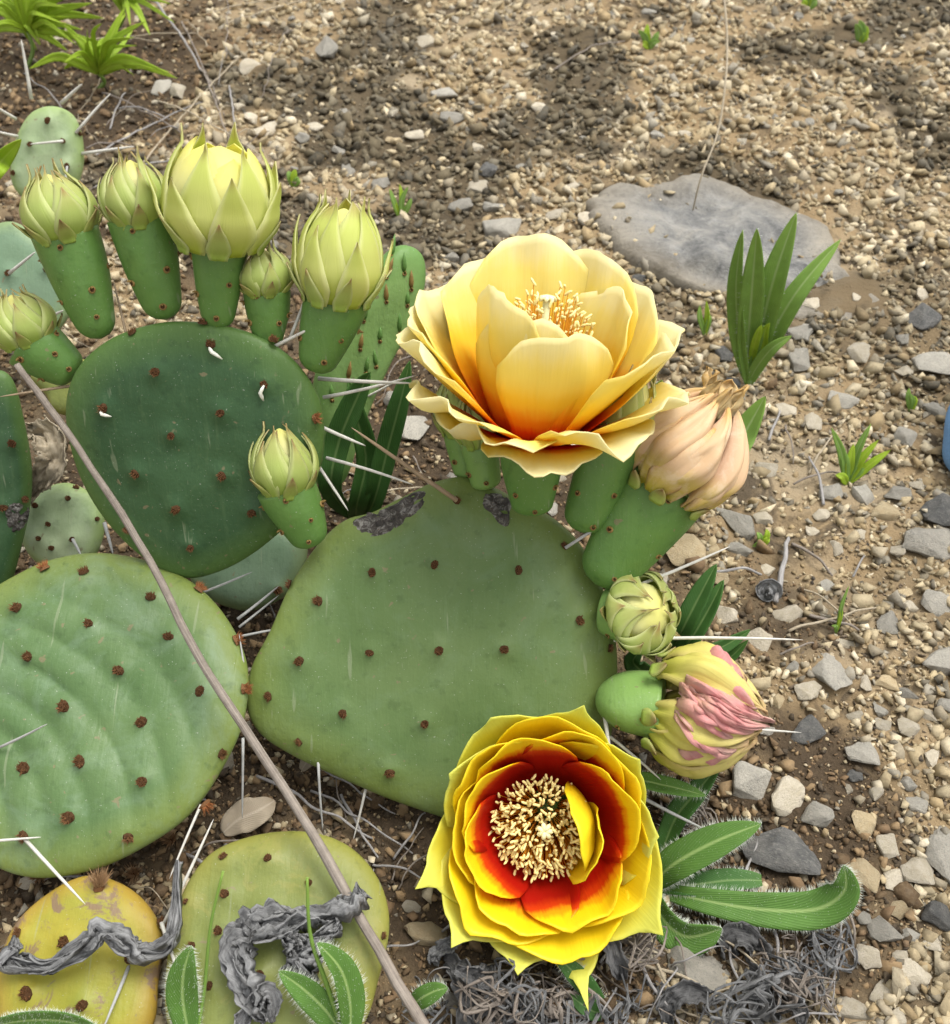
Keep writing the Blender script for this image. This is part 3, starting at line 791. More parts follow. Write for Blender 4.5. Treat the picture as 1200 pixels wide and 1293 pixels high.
# ------------------------------------------------------------------ cactus pads
class Pad: pass
def make_pad(parent, outline, p0, e, yaw, thick, mat, areoles=(), ripple=None, label=None, bumps=True, seed=0, asize=.0024, notch=(), dents=.0012, roll=0.0, orange=(), name='pad', edgepow=4.0, tan=()):
    p0 = P(*p0); e = rad(e); yaw = rad(yaw)
    Up = Vector((-math.sin(yaw) * math.cos(e), math.cos(yaw) * math.cos(e), math.sin(e)))
    Rt = Vector((math.cos(yaw), math.sin(yaw), 0)); N = Rt.cross(Up).normalized()
    out = catmull(outline, 160, True)
    o3 = [plane_hit(a, b, p0, N) for a, b in out]
    c = sum(o3, Vector()) / len(o3)
    o2 = [((q - c).dot(Rt), (q - c).dot(Up)) for q in o3]
    angs = np.array([math.atan2(b, a) for a, b in o2]); rr = np.array([math.hypot(a, b) for a, b in o2])
    order = np.argsort(angs); As, Rs = angs[order], rr[order]
    def rmax(an): return np.interp(an, As, Rs, period=2 * PI)
    def loc2(px, py):
        q = plane_hit(px, py, p0 + N * thick * .5, N); return (q - c).dot(Rt), (q - c).dot(Up)
    ar2 = [loc2(a, b) for a, b in areoles]
    off = Vector((seed * 5.1, seed * 2.3, 0))
    def height(x, y, t):
        return thick / 2 * max(0.0, 1 - t ** edgepow) ** .5
    def disp(x, y, t):
        k = (1 - t ** 6)
        z = mnoise.noise(Vector((x * 30, y * 30, 0)) + off) * dents + mnoise.noise(Vector((x * 75, y * 75, 4)) + off) * dents * .35
        if ripple: z += ripple(x, y)
        if bumps:
            for (ax, ay) in ar2:
                dd = (x - ax) ** 2 + (y - ay) ** 2
                if dd < .0004: z += .0017 * math.exp(-dd / .000016) - .0007 * math.exp(-dd / .00008)
        return z * k
    v, f, ed = [], [], []
    R, n = 40, len(o2)
    ts = [1 - (1 - j / R) ** 1.7 for j in range(R + 1)]
    for side in (1, -1):
        for j, t in enumerate(ts):
            if side == -1 and j == R: continue
            for (a, b) in o2:
                x, y = a * t, b * t
                z = side * height(x, y, t) + (disp(x, y, t) if side == 1 else disp(x, y, t) * .3)
                v.append(c + Rt * x + Up * y + N * z); ed.append(t)
    def idx(side, j, k):
        k %= n
        if side == 1: return j * n + k
        return (R + 1) * n + j * n + k if j < R else R * n + k
    for j in range(R):
        for k in range(n):
            f.append((idx(1, j, k), idx(1, j + 1, k), idx(1, j + 1, k + 1), idx(1, j, k + 1)))
            f.append((idx(-1, j, k), idx(-1, j, k + 1), idx(-1, j + 1, k + 1), idx(-1, j + 1, k)))
    o = mk(name, v, f, mat, parent, c, True, {'edge': np.array(ed)})
    md = o.data
    if label: o['label'] = label
    pd = Pad(); pd.o, pd.N, pd.Rt, pd.Up, pd.c = o, N, Rt, Up, c
    def surf(px, py):
        x, y = loc2(px, py); t = min(.999, math.hypot(x, y) / float(rmax(math.atan2(y, x))))
        # a point on the rim leans outwards
        nn = (N * (1 - t ** 5) + (Rt * x + Up * y).normalized() * t ** 5 * 1.2).normalized()
        tt = min(t, .985)
        s = tt / max(t, 1e-6)
        return c + Rt * x * s + Up * y * s + N * (height(x, y, tt) + disp(x, y, tt)), nn
    pd.surf = surf
    rr_ = random.Random(seed + 7)
    for i, (a, b) in enumerate(areoles):
        p, nn = surf(a, b)
        M3 = frame(nn) @ Matrix.Rotation(rr_.uniform(0, 6.3), 3, 'Z')
        if i in tan: me, s = rr_.choice(AREO_TAN), asize * 1.35
        elif i in orange: me, s = rr_.choice(AREO_OR), asize * 1.1
        else: me, s = rr_.choice(AREO), asize * rr_.uniform(.85, 1.12)
        link('areole', me, o, p, M3, (s, s, s))
    return pd

# --- cactus with two joined pads: big rippled left pad and the dark pad growing from it
base1 = GP(60, 1080); base1 = Vector((base1.x, base1.y, base1.z))
cact1 = empty('prickly_pear', base1)
tag(cact1, 'prickly pear of a rippled pale green pad and a dark pad crowned with six buds', 'cactus')
def ripC(x, y):
    # ripples fan out round the low left corner
    q = math.hypot(x + .055, (y + .055) * 1.05)
    an = math.atan2(y + .055, x + .055)
    w = mnoise.noise(Vector((x * 25, y * 25, 7))) * 2.0 + mnoise.noise(Vector((x * 9, y * 9, 2))) * 2
    a = .0014 * float(sstep(.008, .035, q)) * float(sstep(.16, .09, q)) * (.65 + .6 * mnoise.noise(Vector((x * 18, y * 18, 1))))
    s = math.sin(q * 520 + w)
    return a * (1 - 2 * abs(math.sin(q * 250 + w * .5)) ** .8) * -.9
C_out = [(-45, 1000), (-60, 880), (-30, 770), (30, 722), (100, 700), (170, 704), (238, 732), (285, 778), (312, 838), (309, 905), (284, 965), (243, 1025), (190, 1065), (120, 1098), (40, 1108), (-20, 1080)]
C_ar = [(103, 720), (20, 767), (113, 788), (190, 753), (213, 804), (38, 830), (150, 847), (253, 873), (82, 893), (179, 912), (30, 970), (102, 962), (275, 950), (180, 988), (87, 1033), (158, 1057), (28, 1056), (52, 715), (245, 738), (294, 803), (303, 866), (254, 1016)]
padC = make_pad(cact1, C_out, (100, 1105, .338), 22, -6, .016, 'pad_left', C_ar, ripC, 'broad pale green pad with curved ripples', seed=3, asize=.0026, dents=.0016, orange=(17, 18, 19, 20, 21))
A_out = [(230, 728), (178, 700), (130, 650), (98, 590), (84, 520), (98, 466), (140, 428), (200, 408), (262, 408), (320, 422), (368, 452), (402, 500), (410, 552), (402, 600), (375, 650), (325, 695), (275, 722)]
A_ar = [(196, 470), (130, 516), (263, 437), (217, 550), (279, 521), (333, 486), (171, 598), (281, 600), (223, 642), (240, 693), (158, 672), (318, 648), (395, 533), (160, 425), (250, 410), (342, 432)]
padA = make_pad(cact1, A_out, (230, 728, .374), 66, -4, .014, 'pad_dark', A_ar, None, 'dark green round pad', seed=5, asize=.0021, dents=.0014, orange=(12,))
for k, (a, b) in enumerate(((262, 442), (333, 487), (130, 518))):
    e = ((279, 457), (332, 507), (142, 526))[k]
    p, nn = padA.surf(a, b); q, n2 = padA.surf(*e)
    ac = Acc(); mid = (p + q) / 2 + nn * .0016 + (padA.Rt * -.0012)
    ac.tube([p + nn * .0008, (p + mid) / 2 + nn * .0006, mid, (q + mid) / 2 + nn * .0006, q + nn * .0008], [.0003, .0006, .0007, .0006, .0002], 6)
    ac.build('spine', 'wax_white', padA.o, p)

# --- main cactus with the flowers
base2 = GP(620, 1060)
cact2 = empty('prickly_pear', base2)
tag(cact2, 'prickly pear of one broad sage green pad carrying both open yellow flowers', 'cactus')
B_out = [(580, 602), (545, 610), (524, 620), (500, 632), (470, 647), (440, 655), (416, 672), (392, 700), (365, 742), (342, 795), (318, 842), (310, 885), (328, 925), (372, 955), (430, 982), (490, 1008), (560, 1032), (630, 1052), (690, 1050), (735, 1010), (765, 950), (778, 890), (778, 810), (762, 745), (735, 690), (700, 655), (660, 634), (630, 618), (605, 608)]
B_ar = [(577, 632), (470, 723), (549, 713), (655, 720), (401, 759), (378, 835), (467, 824), (554, 821), (637, 820), (733, 784), (338, 880), (433, 901), (536, 914), (492, 977), (377, 938), (727, 918), (714, 690), (360, 738), (312, 868), (772, 820)]
padB = make_pad(cact2, B_out, (560, 1030, .366), 41, 3, .015, 'pad_sage', B_ar, None, 'broad sage green pad with two corky scars', seed=9, asize=.0022, dents=.0017)
def scar(pad, pts, name='scar', lift=.0011):
    c2 = np.mean(np.array(pts), 0); n = 48; out = catmull(pts, n, True); v, f = [], []
    for j in range(7):
        t = j / 6
        for k, q in enumerate(out):
            a, b = c2[0] + (q[0] - c2[0]) * t, c2[1] + (q[1] - c2[1]) * t
            p, nn = pad.surf(a, b)
            v.append(p + nn * (lift * (1 - t ** 3) + (mnoise.noise(p * 420) * .0022 + mnoise.noise(p * 900) * .0012) * (1 - t ** 4) - .0003 * (t > .9)))
    for j in range(6):
        for k in range(n): f.append((j * n + k, (j + 1) * n + k, (j + 1) * n + (k + 1) % n, j * n + (k + 1) % n))
    return mk(name, v, f, 'scar_cork', pad.o, v[0], False)
scar(padB, [(444, 655), (470, 650), (500, 634), (528, 618), (541, 622), (534, 640), (515, 657), (490, 674), (462, 679), (447, 670)])
scar(padB, [(607, 624), (628, 621), (648, 632), (646, 645), (643, 664), (632, 664), (622, 650), (610, 640)])

# --- the lower and outer pads, each rooted by itself
def lone(label, outline, p0, e, yaw, thick, mat, areoles, at, **kw):
    r = empty('prickly_pear', GP(*at)); tag(r, label, 'cactus')
    return r, make_pad(r, outline, p0, e, yaw, thick, mat, areoles, **kw)
D_out = [(60, 1340), (10, 1330), (-5, 1270), (0, 1215), (22, 1165), (62, 1128), (108, 1106), (150, 1114), (185, 1140), (205, 1180), (200, 1240), (190, 1300), (130, 1345)]
cactD, padD = lone('small sick yellow prickly pear pad blotched brown under the rippled pad', D_out, (110, 1290, .318), 14, 0, .012, 'pad_yellow',
    [(124, 1120), (82, 1190), (165, 1210), (105, 1270), (35, 1255), (20, 1178), (200, 1165)], (110, 1250), seed=12, asize=.0026, tan=(0,), dents=.0025)
E_out = [(280, 1360), (230, 1340), (210, 1280), (212, 1210), (226, 1140), (262, 1082), (318, 1056), (385, 1050), (440, 1068), (478, 1110), (492, 1165), (480, 1230), (455, 1300), (390, 1350)]
cactE, padE = lone('yellowish green prickly pear pad lying low beneath curled grey dead leaves', E_out, (350, 1290, .313), 15, 0, .013, 'pad_lime',
    [(338, 1083), (283, 1128), (390, 1115), (334, 1150), (232, 1137), (275, 1175), (240, 1195), (264, 1245), (280, 1080), (483, 1180), (400, 1225), (330, 1230)], (350, 1250), seed=14, asize=.0018, dents=.002)
F_out = [(75, 722), (45, 708), (28, 680), (30, 645), (55, 618), (88, 610), (120, 628), (132, 660), (124, 695), (105, 716)]
cactF, padF = lone('small pale mint prickly pear pad wedged behind the rippled pad', F_out, (78, 715, .42), 40, 0, .012, 'pad_pale',
    [(44, 638), (86, 629), (62, 662), (120, 655), (92, 681), (66, 692), (50, 680), (92, 615)], (78, 735), seed=16, asize=.0017)
G_out = [(-10, 775), (-50, 700), (-60, 600), (-40, 510), (-10, 470), (15, 478), (30, 530), (40, 590), (38, 640), (25, 700), (10, 750)]
cactG, padG = lone('dark prickly pear pad with a black scar left of the mint pad', G_out, (10, 740, .405), 60, 12, .013, 'pad_dark', [(15, 560), (30, 632), (5, 640)], (5, 770), seed=18)
scar(padG, [(8, 640), (22, 634), (34, 645), (32, 665), (18, 676), (8, 664)], lift=.0008)
H_out = [(60, 262), (30, 250), (15, 225), (20, 180), (38, 145), (65, 134), (92, 145), (104, 175), (104, 215), (88, 250)]
cactH, padH = lone('pale weathered prickly pear pad standing at the back by the bright weeds', H_out, (60, 258, .59), 58, 0, .015, 'pad_pale', [(60, 152), (96, 168), (38, 182), (80, 178), (85, 210), (15, 218), (55, 235)], (60, 275), seed=20, asize=.0022, orange=())
I_out = [(20, 425), (-30, 400), (-40, 340), (-20, 295), (15, 280), (50, 300), (85, 330), (95, 375), (70, 420)]
cactI, padI = lone('blue-green prickly pear pad half hidden behind the crown of buds', I_out, (30, 420, .50), 45, 0, .014, 'pad_bluegreen', [(12, 345), (60, 340), (30, 390)], (30, 440), seed=22, asize=.0022)
J_out = [(300, 770), (255, 750), (238, 715), (262, 685), (310, 665), (350, 660), (385, 680), (385, 715), (362, 750), (330, 768)]
cactJ, padJ = lone('shaded grey-green prickly pear pad low between the dark pad and the sage pad', J_out, (310, 765, .425), 35, 0, .013, 'pad_bluegreen', [(350, 745), (300, 690)], (310, 785), seed=24)
K_out = [(400, 610), (392, 540), (400, 470), (425, 410), (462, 350), (500, 312), (530, 318), (536, 350), (522, 400), (496, 445), (470, 500), (448, 560), (430, 610)]
cactK, padK = lone('young bright green prickly pear pad bristling with small pointed leaves', K_out, (420, 600, .435), 72, 24, .015, 'pad_young', [], (425, 625), seed=26, edgepow=6)
for i, (a, b) in enumerate([(490, 350), (512, 345), (470, 372), (488, 380), (515, 385), (460, 405), (442, 395), (480, 430), (505, 420), (455, 440), (428, 430), (462, 470), (440, 478), (420, 460), (475, 462), (450, 510), (420, 505), (435, 545), (520, 365), (500, 325)]):
    p, nn = padK.surf(a, b); r = random.Random(i)
    d = (nn * .5 + CU * 1.0 + CR * r.uniform(-.35, .35)).normalized(); L = r.uniform(.005, .0085)
    ac = Acc(); ac.tube([p - nn * .0006, p + d * L * .3, p + d * L * .65, p + d * L], [.0007, .0011, .0008, .0001], 6)
    o = ac.build('leaf', 'ovary_green' if i % 3 else 'scale_tan', padK.o, p)
    link('areole', random.choice(AREO_OV), padK.o, p - d * .0004, frame(nn), .0010)
L_out = [(60, 500), (40, 475), (60, 455), (100, 452), (130, 470), (125, 505), (100, 525), (70, 520)]
cactL, padL = lone('small yellow-green prickly pear pad peeking out left of the dark pad', L_out, (85, 515, .44), 45, 0, .012, 'pad_lime', [(90, 470)], (85, 545), seed=28)

# ------------------------------------------------------------------ buds and flowers
def ovary(parent, b, n, rn, name='flower_bud', flat=.78, mat='ovary_green', rb=.5, nar=6, seed=0, over=.06, rnd=.16):
    """green young fruit from base point b to neck n, neck radius rn"""
    r = random.Random(seed); ax = n - b; L = ax.length; M = frame(ax); off = Vector((seed * 3.3, 0, 0))
    m, R = 40, 22; v, f, ed = [], [], []
    def rad_at(s):
        return rn * (rb + (1 - rb) * (1 - (1 - s) ** 1.7)) * min(1, (1 - (1 - min(1, s / rnd)) ** 2.2)) ** .5
    for i in range(R + 1):
        s = i / R; s = s ** 1.15
        q = rad_at(s) if i else 0
        for k in range(m):
            a = 2 * PI * k / m
            w = 1 + .05 * mnoise.noise(Vector((math.cos(a) * 1.3, math.sin(a) * 1.3, s * 2)) + off)
            v.append(b + M @ Vector((math.cos(a) * q * w, math.sin(a) * q * flat * w, s * L * (1 + over)))); ed.append(.3 + .5 * s)
    c0 = len(v); v.append(b + M @ Vector((0, 0, L * (1 + over)))); ed.append(1)
    for i in range(R):
        for k in range(m): f.append((i * m + k, i * m + (k + 1) % m, (i + 1) * m + (k + 1) % m, (i + 1) * m + k))
    for k in range(m): f.append((R * m + k, R * m + (k + 1) % m, c0))
    o = mk(name, v, f, mat, parent, b, True, {'edge': np.array(ed)})
    for i in range(nar):
        s = (.18, .42, .5, .62, .8, .9, .34, .72)[i % 8] + r.uniform(-.05, .05)
        a = -PI / 2 + (.25, -.9, .75, 1.5, -1.5, -.15, 1.45, -1.35)[i % 8] + r.uniform(-.2, .2)
        q = rad_at(s)
        nn = (M @ Vector((math.cos(a), math.sin(a) / flat, .1))).normalized()
        p = b + M @ Vector((math.cos(a) * q, math.sin(a) * q * flat, s * L * (1 + over)))
        link('areole', r.choice(AREO_OV), o, p, frame(nn, M @ Vector((1, 0, 0))), .0011 * r.uniform(.85, 1.2))
    return o

def scale_patch(parent, o, M, Rf, H, z0, L, phi, hw, mat, off=0.0, flare=0.0, puff=0.0, twist=0.0, tipw=.0, pw=2.0, nu=14, nv=9, name='sepal', curl=0.0, wob=0.0, seed=0, thick=.0004, ex=.8):
    """pointed scale lying on a bud-shaped surface of radius Rf(z)"""
    v, uv = [], []; of = Vector((seed * 1.7, seed * .9, 0))
    for i in range(nu):
        u = i / (nu - 1); z = z0 + L * u
        wsh = (min(1, .62 + u * 1.6)) * max(0.0, 1 - u ** pw) ** ex + tipw * u
        for j in range(nv):
            t = j / (nv - 1) * 2 - 1
            a = phi + t * hw * wsh + twist * u
            q = Rf(min(z, H)) + off + flare * u ** 2.5 + puff * math.sin(PI * min(1, u * 1.02)) ** .7 * (1 - t * t) + curl * u ** 6
            if wob: q += wob * mnoise.noise(Vector((u * 3, t * 2.5, 0)) + of) * (1 - .3 * u)
            q = max(q, .0004)
            v.append(o + M @ Vector((math.cos(a) * q, math.sin(a) * q, z))); uv.append((u, t * .5 + .5, 0, 1))
    return mk(name, v, grid_faces(nu, nv), mat, parent, o, True, {'pet': np.array(uv)}, solid=thick)

def bud(parent, b, n, t, db, rn, rb, k=.4, kb=None, seed=0, open_=0.0, mats=('sepal_green', 'sepal_dark'), nar=6, label=None, ov='ovary_green', rbase=.5, flat=.8, core='petal_butter', nl=(5, 6, 6, 7), inner='sepal_green'):
    """b, n, t: pixels of base, neck and tip; rn, rb: neck and bulb radius in pixels; k: lean towards the viewer"""
    r = random.Random(seed)
    l1 = math.dist(b, n) * db / FPX; dn = db - k * l1
    l2 = math.dist(n, t) * dn / FPX; dt = dn - (kb if kb is not None else k) * l2
    Bp, Np, Tp = P(*b, db), P(*n, dn), P(*t, dt)
    RN, RB = rn * .92 * dn / FPX, rb * .92 * dn / FPX
    o = ovary(parent, Bp, Np, RN, seed=seed, nar=nar, mat=ov, rb=rbase, flat=flat)
    if label: o['label'] = label
    ax = Tp - Np; H = ax.length; M = frame(ax)
    def Rf(z):
        s = max(0, z / H)
        return RB * max(.02, math.sin(PI * min(.985, s * (.76 - .14 * open_) + .215))) ** .8
    def Rcrown(z):
        s = max(0, z / H)
        return max(RB * (.74 + .26 * math.sin(PI * min(1, s * 1.5))) * (1 - (.42 - .22 * open_) * float(sstep(.35, 1.0, s))), (Rf(z) if s < 1 else 0) * (.93 if open_ else 1.0) + .0004)
    # core of packed petals
    ac_v, ac_f, uv = [], [], []
    m, R = 20, 12
    for i in range(R + 1):
        s = i / R * .93
        for q in range(m):
            a = 2 * PI * q / m; rr = Rf(s * H) * (.78 if i < R else .2) * (1 - (i / R) ** 8 * .5)
            ac_v.append(Np + M @ Vector((math.cos(a) * rr, math.sin(a) * rr, s * H))); uv.append((s, .5, 0, 1))
    for i in range(R):
        for q in range(m): ac_f.append((i * m + q, i * m + (q + 1) % m, (i + 1) * m + (q + 1) % m, (i + 1) * m + q))
    ac_f.append(tuple(R * m + q for q in range(m)))
    mk('petal', ac_v, ac_f, core, o, Np, True, {'pet': np.array(uv)})
    lay = [(nl[0], .0, 1.0 - .04 * open_, 1.05, .0002, .0, inner), (nl[1], .0, 1.06 + .05 * open_, .74, .0002, .0004 + .0012 * open_, mats[0]),
           (nl[2], -.03, .80, .56, .0007, .0014 + .003 * open_, mats[0]), (nl[3], -.06, .40, .34, .0011, .0026, mats[1])]
    for li, (cnt, z0, L, hw, off, fl, mt) in enumerate(lay):
        for q in range(cnt):
            ph = 2 * PI * (q + .5 * (li % 2)) / cnt - PI / 2 + r.uniform(-.13, .13) + li * .26
            scale_patch(o, Np, M, Rcrown if li else (lambda z: Rf(z) * (.84 if open_ else .95)), H * 1.3, z0 * H, L * H * r.uniform(.9, 1.08), ph, hw * r.uniform(.85, 1.15), mt, off * (RB / .012), fl * r.uniform(.5, 1.5) * (RB / .012),
                        pw=(r.uniform(1.25, 1.6) if li or not open_ else 2.6), ex=(1.15 if li or not open_ else .6), puff=(.0005 if li or not open_ else .0014), seed=seed * 50 + li * 10 + q, nu=14, nv=7, twist=(r.uniform(-.12, .12) if li or not open_ else .7), wob=.0005)
    return o

AT = padA
bud(cact1, (98, 474), (38, 432), (12, 368), .352, 42, 40, .25, .35, seed=1, label='leftmost green bud leaning off the dark pad', rbase=.55)
bud(cact1, (128, 428), (85, 300), (58, 214), .344, 46, 45, .35, seed=2)
bud(cact1, (210, 404), (178, 282), (163, 196), .339, 44, 42, .35, seed=3)
bud(cact1, (275, 416), (277, 304), (278, 176), .337, 38, 72, .38, .5, seed=4, open_=.75, mats=('sepal_lime', 'sepal_green'), label='largest bud, fat lemon yellow and about to open', core='petal_butter', inner='petal_butter', nl=(6, 6, 7, 6))
bud(cact1, (340, 438), (337, 370), (330, 310), .341, 33, 33, .35, seed=5, label='smallest bud in the row')
bud(cact1, (396, 470), (426, 375), (436, 255), .342, 45, 56, .35, .42, seed=6, open_=.45, mats=('sepal_lime', 'sepal_green'), label='swelling lime yellow bud with pointed tips', inner='sepal_lime', core='petal_butter')
bud(cact2, (396, 690), (363, 618), (352, 534), .357, 42, 40, .35, seed=7, label='small green bud on the left shoulder of the sage pad')

# petals of open flowers -------------------------------------------------
def petal(parent, o, M, phi, r0, L, W, th0, th1, mat, cup=10.0, ruf=.0012, mucro=.0, z0=0.0, seed=0, base=.35, round_=2.6, twist=0.0, skew=0.0, notch=0.0, bend=1.2, rim=0.0, side_curl=0.0, umax=1.0, nu=20, nv=17, name='petal', top=.78):
    """petal rising from radius r0 at azimuth phi; th = elevation of its length from radial, from base to tip (degrees)"""
    of = Vector((seed * 2.1 + .3, seed * 1.1, 0)); v, uv = [], []
    er = Vector((math.cos(phi), math.sin(phi), 0)); et = Vector((-math.sin(phi), math.cos(phi), 0)); ez = Vector((0, 0, 1))
    # centre line
    cl, n_ = [], 40; q = er * r0 + ez * z0
    for i in range(n_ + 1):
        s = i / n_; th = rad(th0 + (th1 - th0) * s ** bend)
        if rim: th -= rad(rim) * float(sstep(.78, 1, s))
        cl.append((q.copy(), th)); q = q + (er * math.cos(th) + ez * math.sin(th)) * (L / n_)
    def at(s):
        s = min(max(s, 0), 1) * n_; i = min(int(s), n_ - 1); f_ = s - i
        return cl[i][0].lerp(cl[i + 1][0], f_), cl[i][1] * (1 - f_) + cl[i + 1][1] * f_
    for i in range(nu):
        u = i / (nu - 1)
        for j in range(nv):
            t = j / (nv - 1) * 2 - 1
            # rounded tip: the sides stop short of the middle
            ln = 1 - (.30 * abs(t) ** round_) - notch * math.exp(-(t / .16) ** 2) + mucro * max(0, 1 - abs(t) / .24) ** 1.5
            ln += .04 * mnoise.noise(Vector((t * 1.7, 9, 0)) + of) + .010 * mnoise.noise(Vector((t * 8, 4, 0)) + of)
            s = u * ln * umax
            p, th = at(min(s, 1.0))
            if s > 1: p = p + (er * math.cos(th) + ez * math.sin(th)) * (s - 1) * L
            wd = W / 2 * (base + (1 - base) * float(sstep(0, top, s)))
            x = t * wd
            nrm = -er * math.sin(th) + ez * math.cos(th)      # inner face
            a = cup * x
            lat = math.sin(max(-1.5, min(1.5, a))) / cup if abs(cup) > 1e-6 else x
            hgt = (1 - math.cos(max(-1.5, min(1.5, a)))) / cup if abs(cup) > 1e-6 else 0
            z = ruf * s * s * (1.5 * mnoise.noise(Vector((t * 2.2, s * 1.6, 0)) + of) + .8 * mnoise.noise(Vector((t * 6, s * 2.5, 3)) + of) * abs(t))
            z += side_curl * max(0, t) ** 3 * s + twist * x * s
            v.append(o + M @ (p + et * (lat + skew * s * s) + nrm * (hgt + z))); uv.append((s, t * .5 + .5, 0, 1))
    return mk(name, v, grid_faces(nu, nv), mat, parent, o, True, {'pet': np.array(uv)}, solid=.00035)

def stamens(parent, o, M, n, r_in, r_out, h, spread, seed, alen=.0022, ar=.00042, lean=Vector((0, 0, 0)), z0=.0):
    r = random.Random(seed); fi, an = Acc(), Acc()
    for i in range(n):
        q = math.sqrt((i + .5) / n); a = i * 2.39996 + r.uniform(-.2, .2)
        rr = r_in + (r_out - r_in) * q
        p0 = Vector((math.cos(a) * rr * .55, math.sin(a) * rr * .55, z0))
        hh = h * (1 - .28 * q * q) * r.uniform(.82, 1.1)
        p2 = Vector((math.cos(a) * rr * spread, math.sin(a) * rr * spread, hh)) + lean * hh + Vector((r.uniform(-1, 1), r.uniform(-1, 1), 0)) * .0011
        p1 = (p0 + p2) / 2 + Vector((math.cos(a), math.sin(a), 0)) * -.0012 * q
        W = [o + M @ x for x in (p0, p1, p2)]
        fi.tube(W, [.00022, .0002, .00015], 4, cap=False)
        d = Vector((math.cos(a) * q + r.uniform(-.9, .9), math.sin(a) * q + r.uniform(-.9, .9), .35 + r.random() * .6)).normalized()
        side = Vector((r.uniform(-1, 1), r.uniform(-1, 1), r.uniform(-1, 1))) * .0003
        al = alen * r.uniform(.7, 1.2)
        A = [p2 - d * al * .5, p2 - d * al * .3 + side * .6, p2 + side, p2 + d * al * .3 + side * .6, p2 + d * al * .5]
        an.tube([o + M @ x for x in A], [ar * .4, ar, ar * .95, ar, ar * .35], 6)
    a1 = fi.build('filaments', 'filament', parent, o); a1['kind'] = 'stuff'
    a2 = an.build('anthers', 'anther', parent, o); a2['kind'] = 'stuff'
def stigma(parent, o, M, h, rs=.0016, seed=1):
    ac = Acc(); top = Vector((0, 0, h))
    ac.tube([o + M @ Vector((0, 0, 0)), o + M @ Vector((0, 0, h * .6)), o + M @ top], [.0012, .0011, .0014], 8)
    for k in range(7):
        a = 2 * PI * k / 7; e = Vector((math.cos(a), math.sin(a), 0))
        ac.tube([o + M @ (top - Vector((0, 0, .0005))), o + M @ (top + e * rs * .7 + Vector((0, 0, .0007))), o + M @ (top + e * rs * 1.35 + Vector((0, 0, .0004))), o + M @ (top + e * rs * 1.7 - Vector((0, 0, .0004)))], [.0007, .0009, .0008, .0003], 7)
    ac.build('stigma', 'stigma', parent, o)

mm = .001
# --- flower 1: large pale yellow cup on top of the sage pad
def flower1():
    d0 = .352
    Bp = P(672, 650, d0); Np = P(672, 568, .343)
    fo = ovary(cact2, Bp, Np, 40 * .343 / FPX, name='flower', seed=31, nar=3, rb=.6)
    fo['label'] = 'large pale yellow open flower with an orange throat'
    ax = camvec(.06, math.cos(rad(24)), math.sin(rad(24))); M = frame(ax); o = P(676, 552, .343)
    D = rad
    PL = [ # phi, L, W, th0, th1, kw
     (-116, 46, 40, 66, 97, dict(cup=34, notch=.06, mat=0, seed=1, r0=9, ruf=.002)),
     (-72, 44, 42, 56, 88, dict(cup=32, mat=0, seed=2, r0=9, ruf=.003, skew=-.003)),
     (-150, 52, 34, 64, 94, dict(cup=40, mat=0, seed=3, r0=8, twist=.2)),
     (176, 53, 48, 42, 56, dict(cup=20, mat=2, seed=4, r0=8)),
     (132, 58, 46, 54, 74, dict(cup=18, mat=2, seed=5, r0=7)),
     (96, 66, 48, 58, 82, dict(cup=16, mat=2, seed=6, r0=7, ruf=.004)),
     (60, 63, 46, 56, 78, dict(cup=18, mat=2, seed=7, r0=7, ruf=.004)),
     (28, 52, 42, 58, 84, dict(cup=30, mat=2, seed=8, r0=8)),
     (-24, 50, 46, 44, 58, dict(cup=22, mat=0, seed=9, r0=9)),
     (4, 52, 46, 42, 56, dict(cup=18, mat=1, seed=10, r0=9, mucro=.0, round_=3.2)),
     (-168, 50, 44, 38, 46, dict(cup=20, mat=1, seed=11, r0=9, mucro=.0, round_=3.2)),
     (150, 56, 44, 46, 60, dict(cup=16, mat=1, seed=12, r0=8)),
     (-145, 42, 46, 34, 14, dict(cup=6, mat=1, seed=13, r0=9, ruf=.005, rim=-50)),
     (-122, 35, 42, 26, 4, dict(cup=16, mat=1, seed=19, r0=9, ruf=.006, rim=-30)),
     (-90, 29, 38, 16, -8, dict(cup=20, mat=1, seed=14, r0=9, mucro=.10, ruf=.003)),
     (-54, 36, 44, 26, 10, dict(cup=20, mat=1, seed=15, r0=9.5, ruf=.005)),
     (-26, 46, 40, 30, 30, dict(cup=16, mat=1, seed=18, r0=9, ruf=.004)),
     (78, 64, 48, 52, 70, dict(cup=14, mat=1, seed=16, r0=8, ruf=.004)),
     (114, 62, 46, 50, 70, dict(cup=14, mat=1, seed=17, r0=8, ruf=.004)),
     (40, 58, 44, 48, 66, dict(cup=14, mat=1, seed=20, r0=8, ruf=.004)),
    ]
    for (phi, L, W, a, b, kw) in PL:
        kw = dict(kw); mat = ('petal_open_pale', 'petal_open_outer', 'petal_open_back')[kw.pop('mat')]; kw['r0'] *= mm; kw.setdefault('ruf', .0042); kw.setdefault('base', .55); kw.setdefault('top', .6)
        petal(fo, o, M, D(phi), kw.pop('r0'), L * mm, W * mm, a, b, mat, **kw)
    stamens(fo, o, M, 190, .002, .0135, .047, 1.22, 5, alen=.0026, ar=.00046)
    stigma(fo, o, M, .046)
flower1()

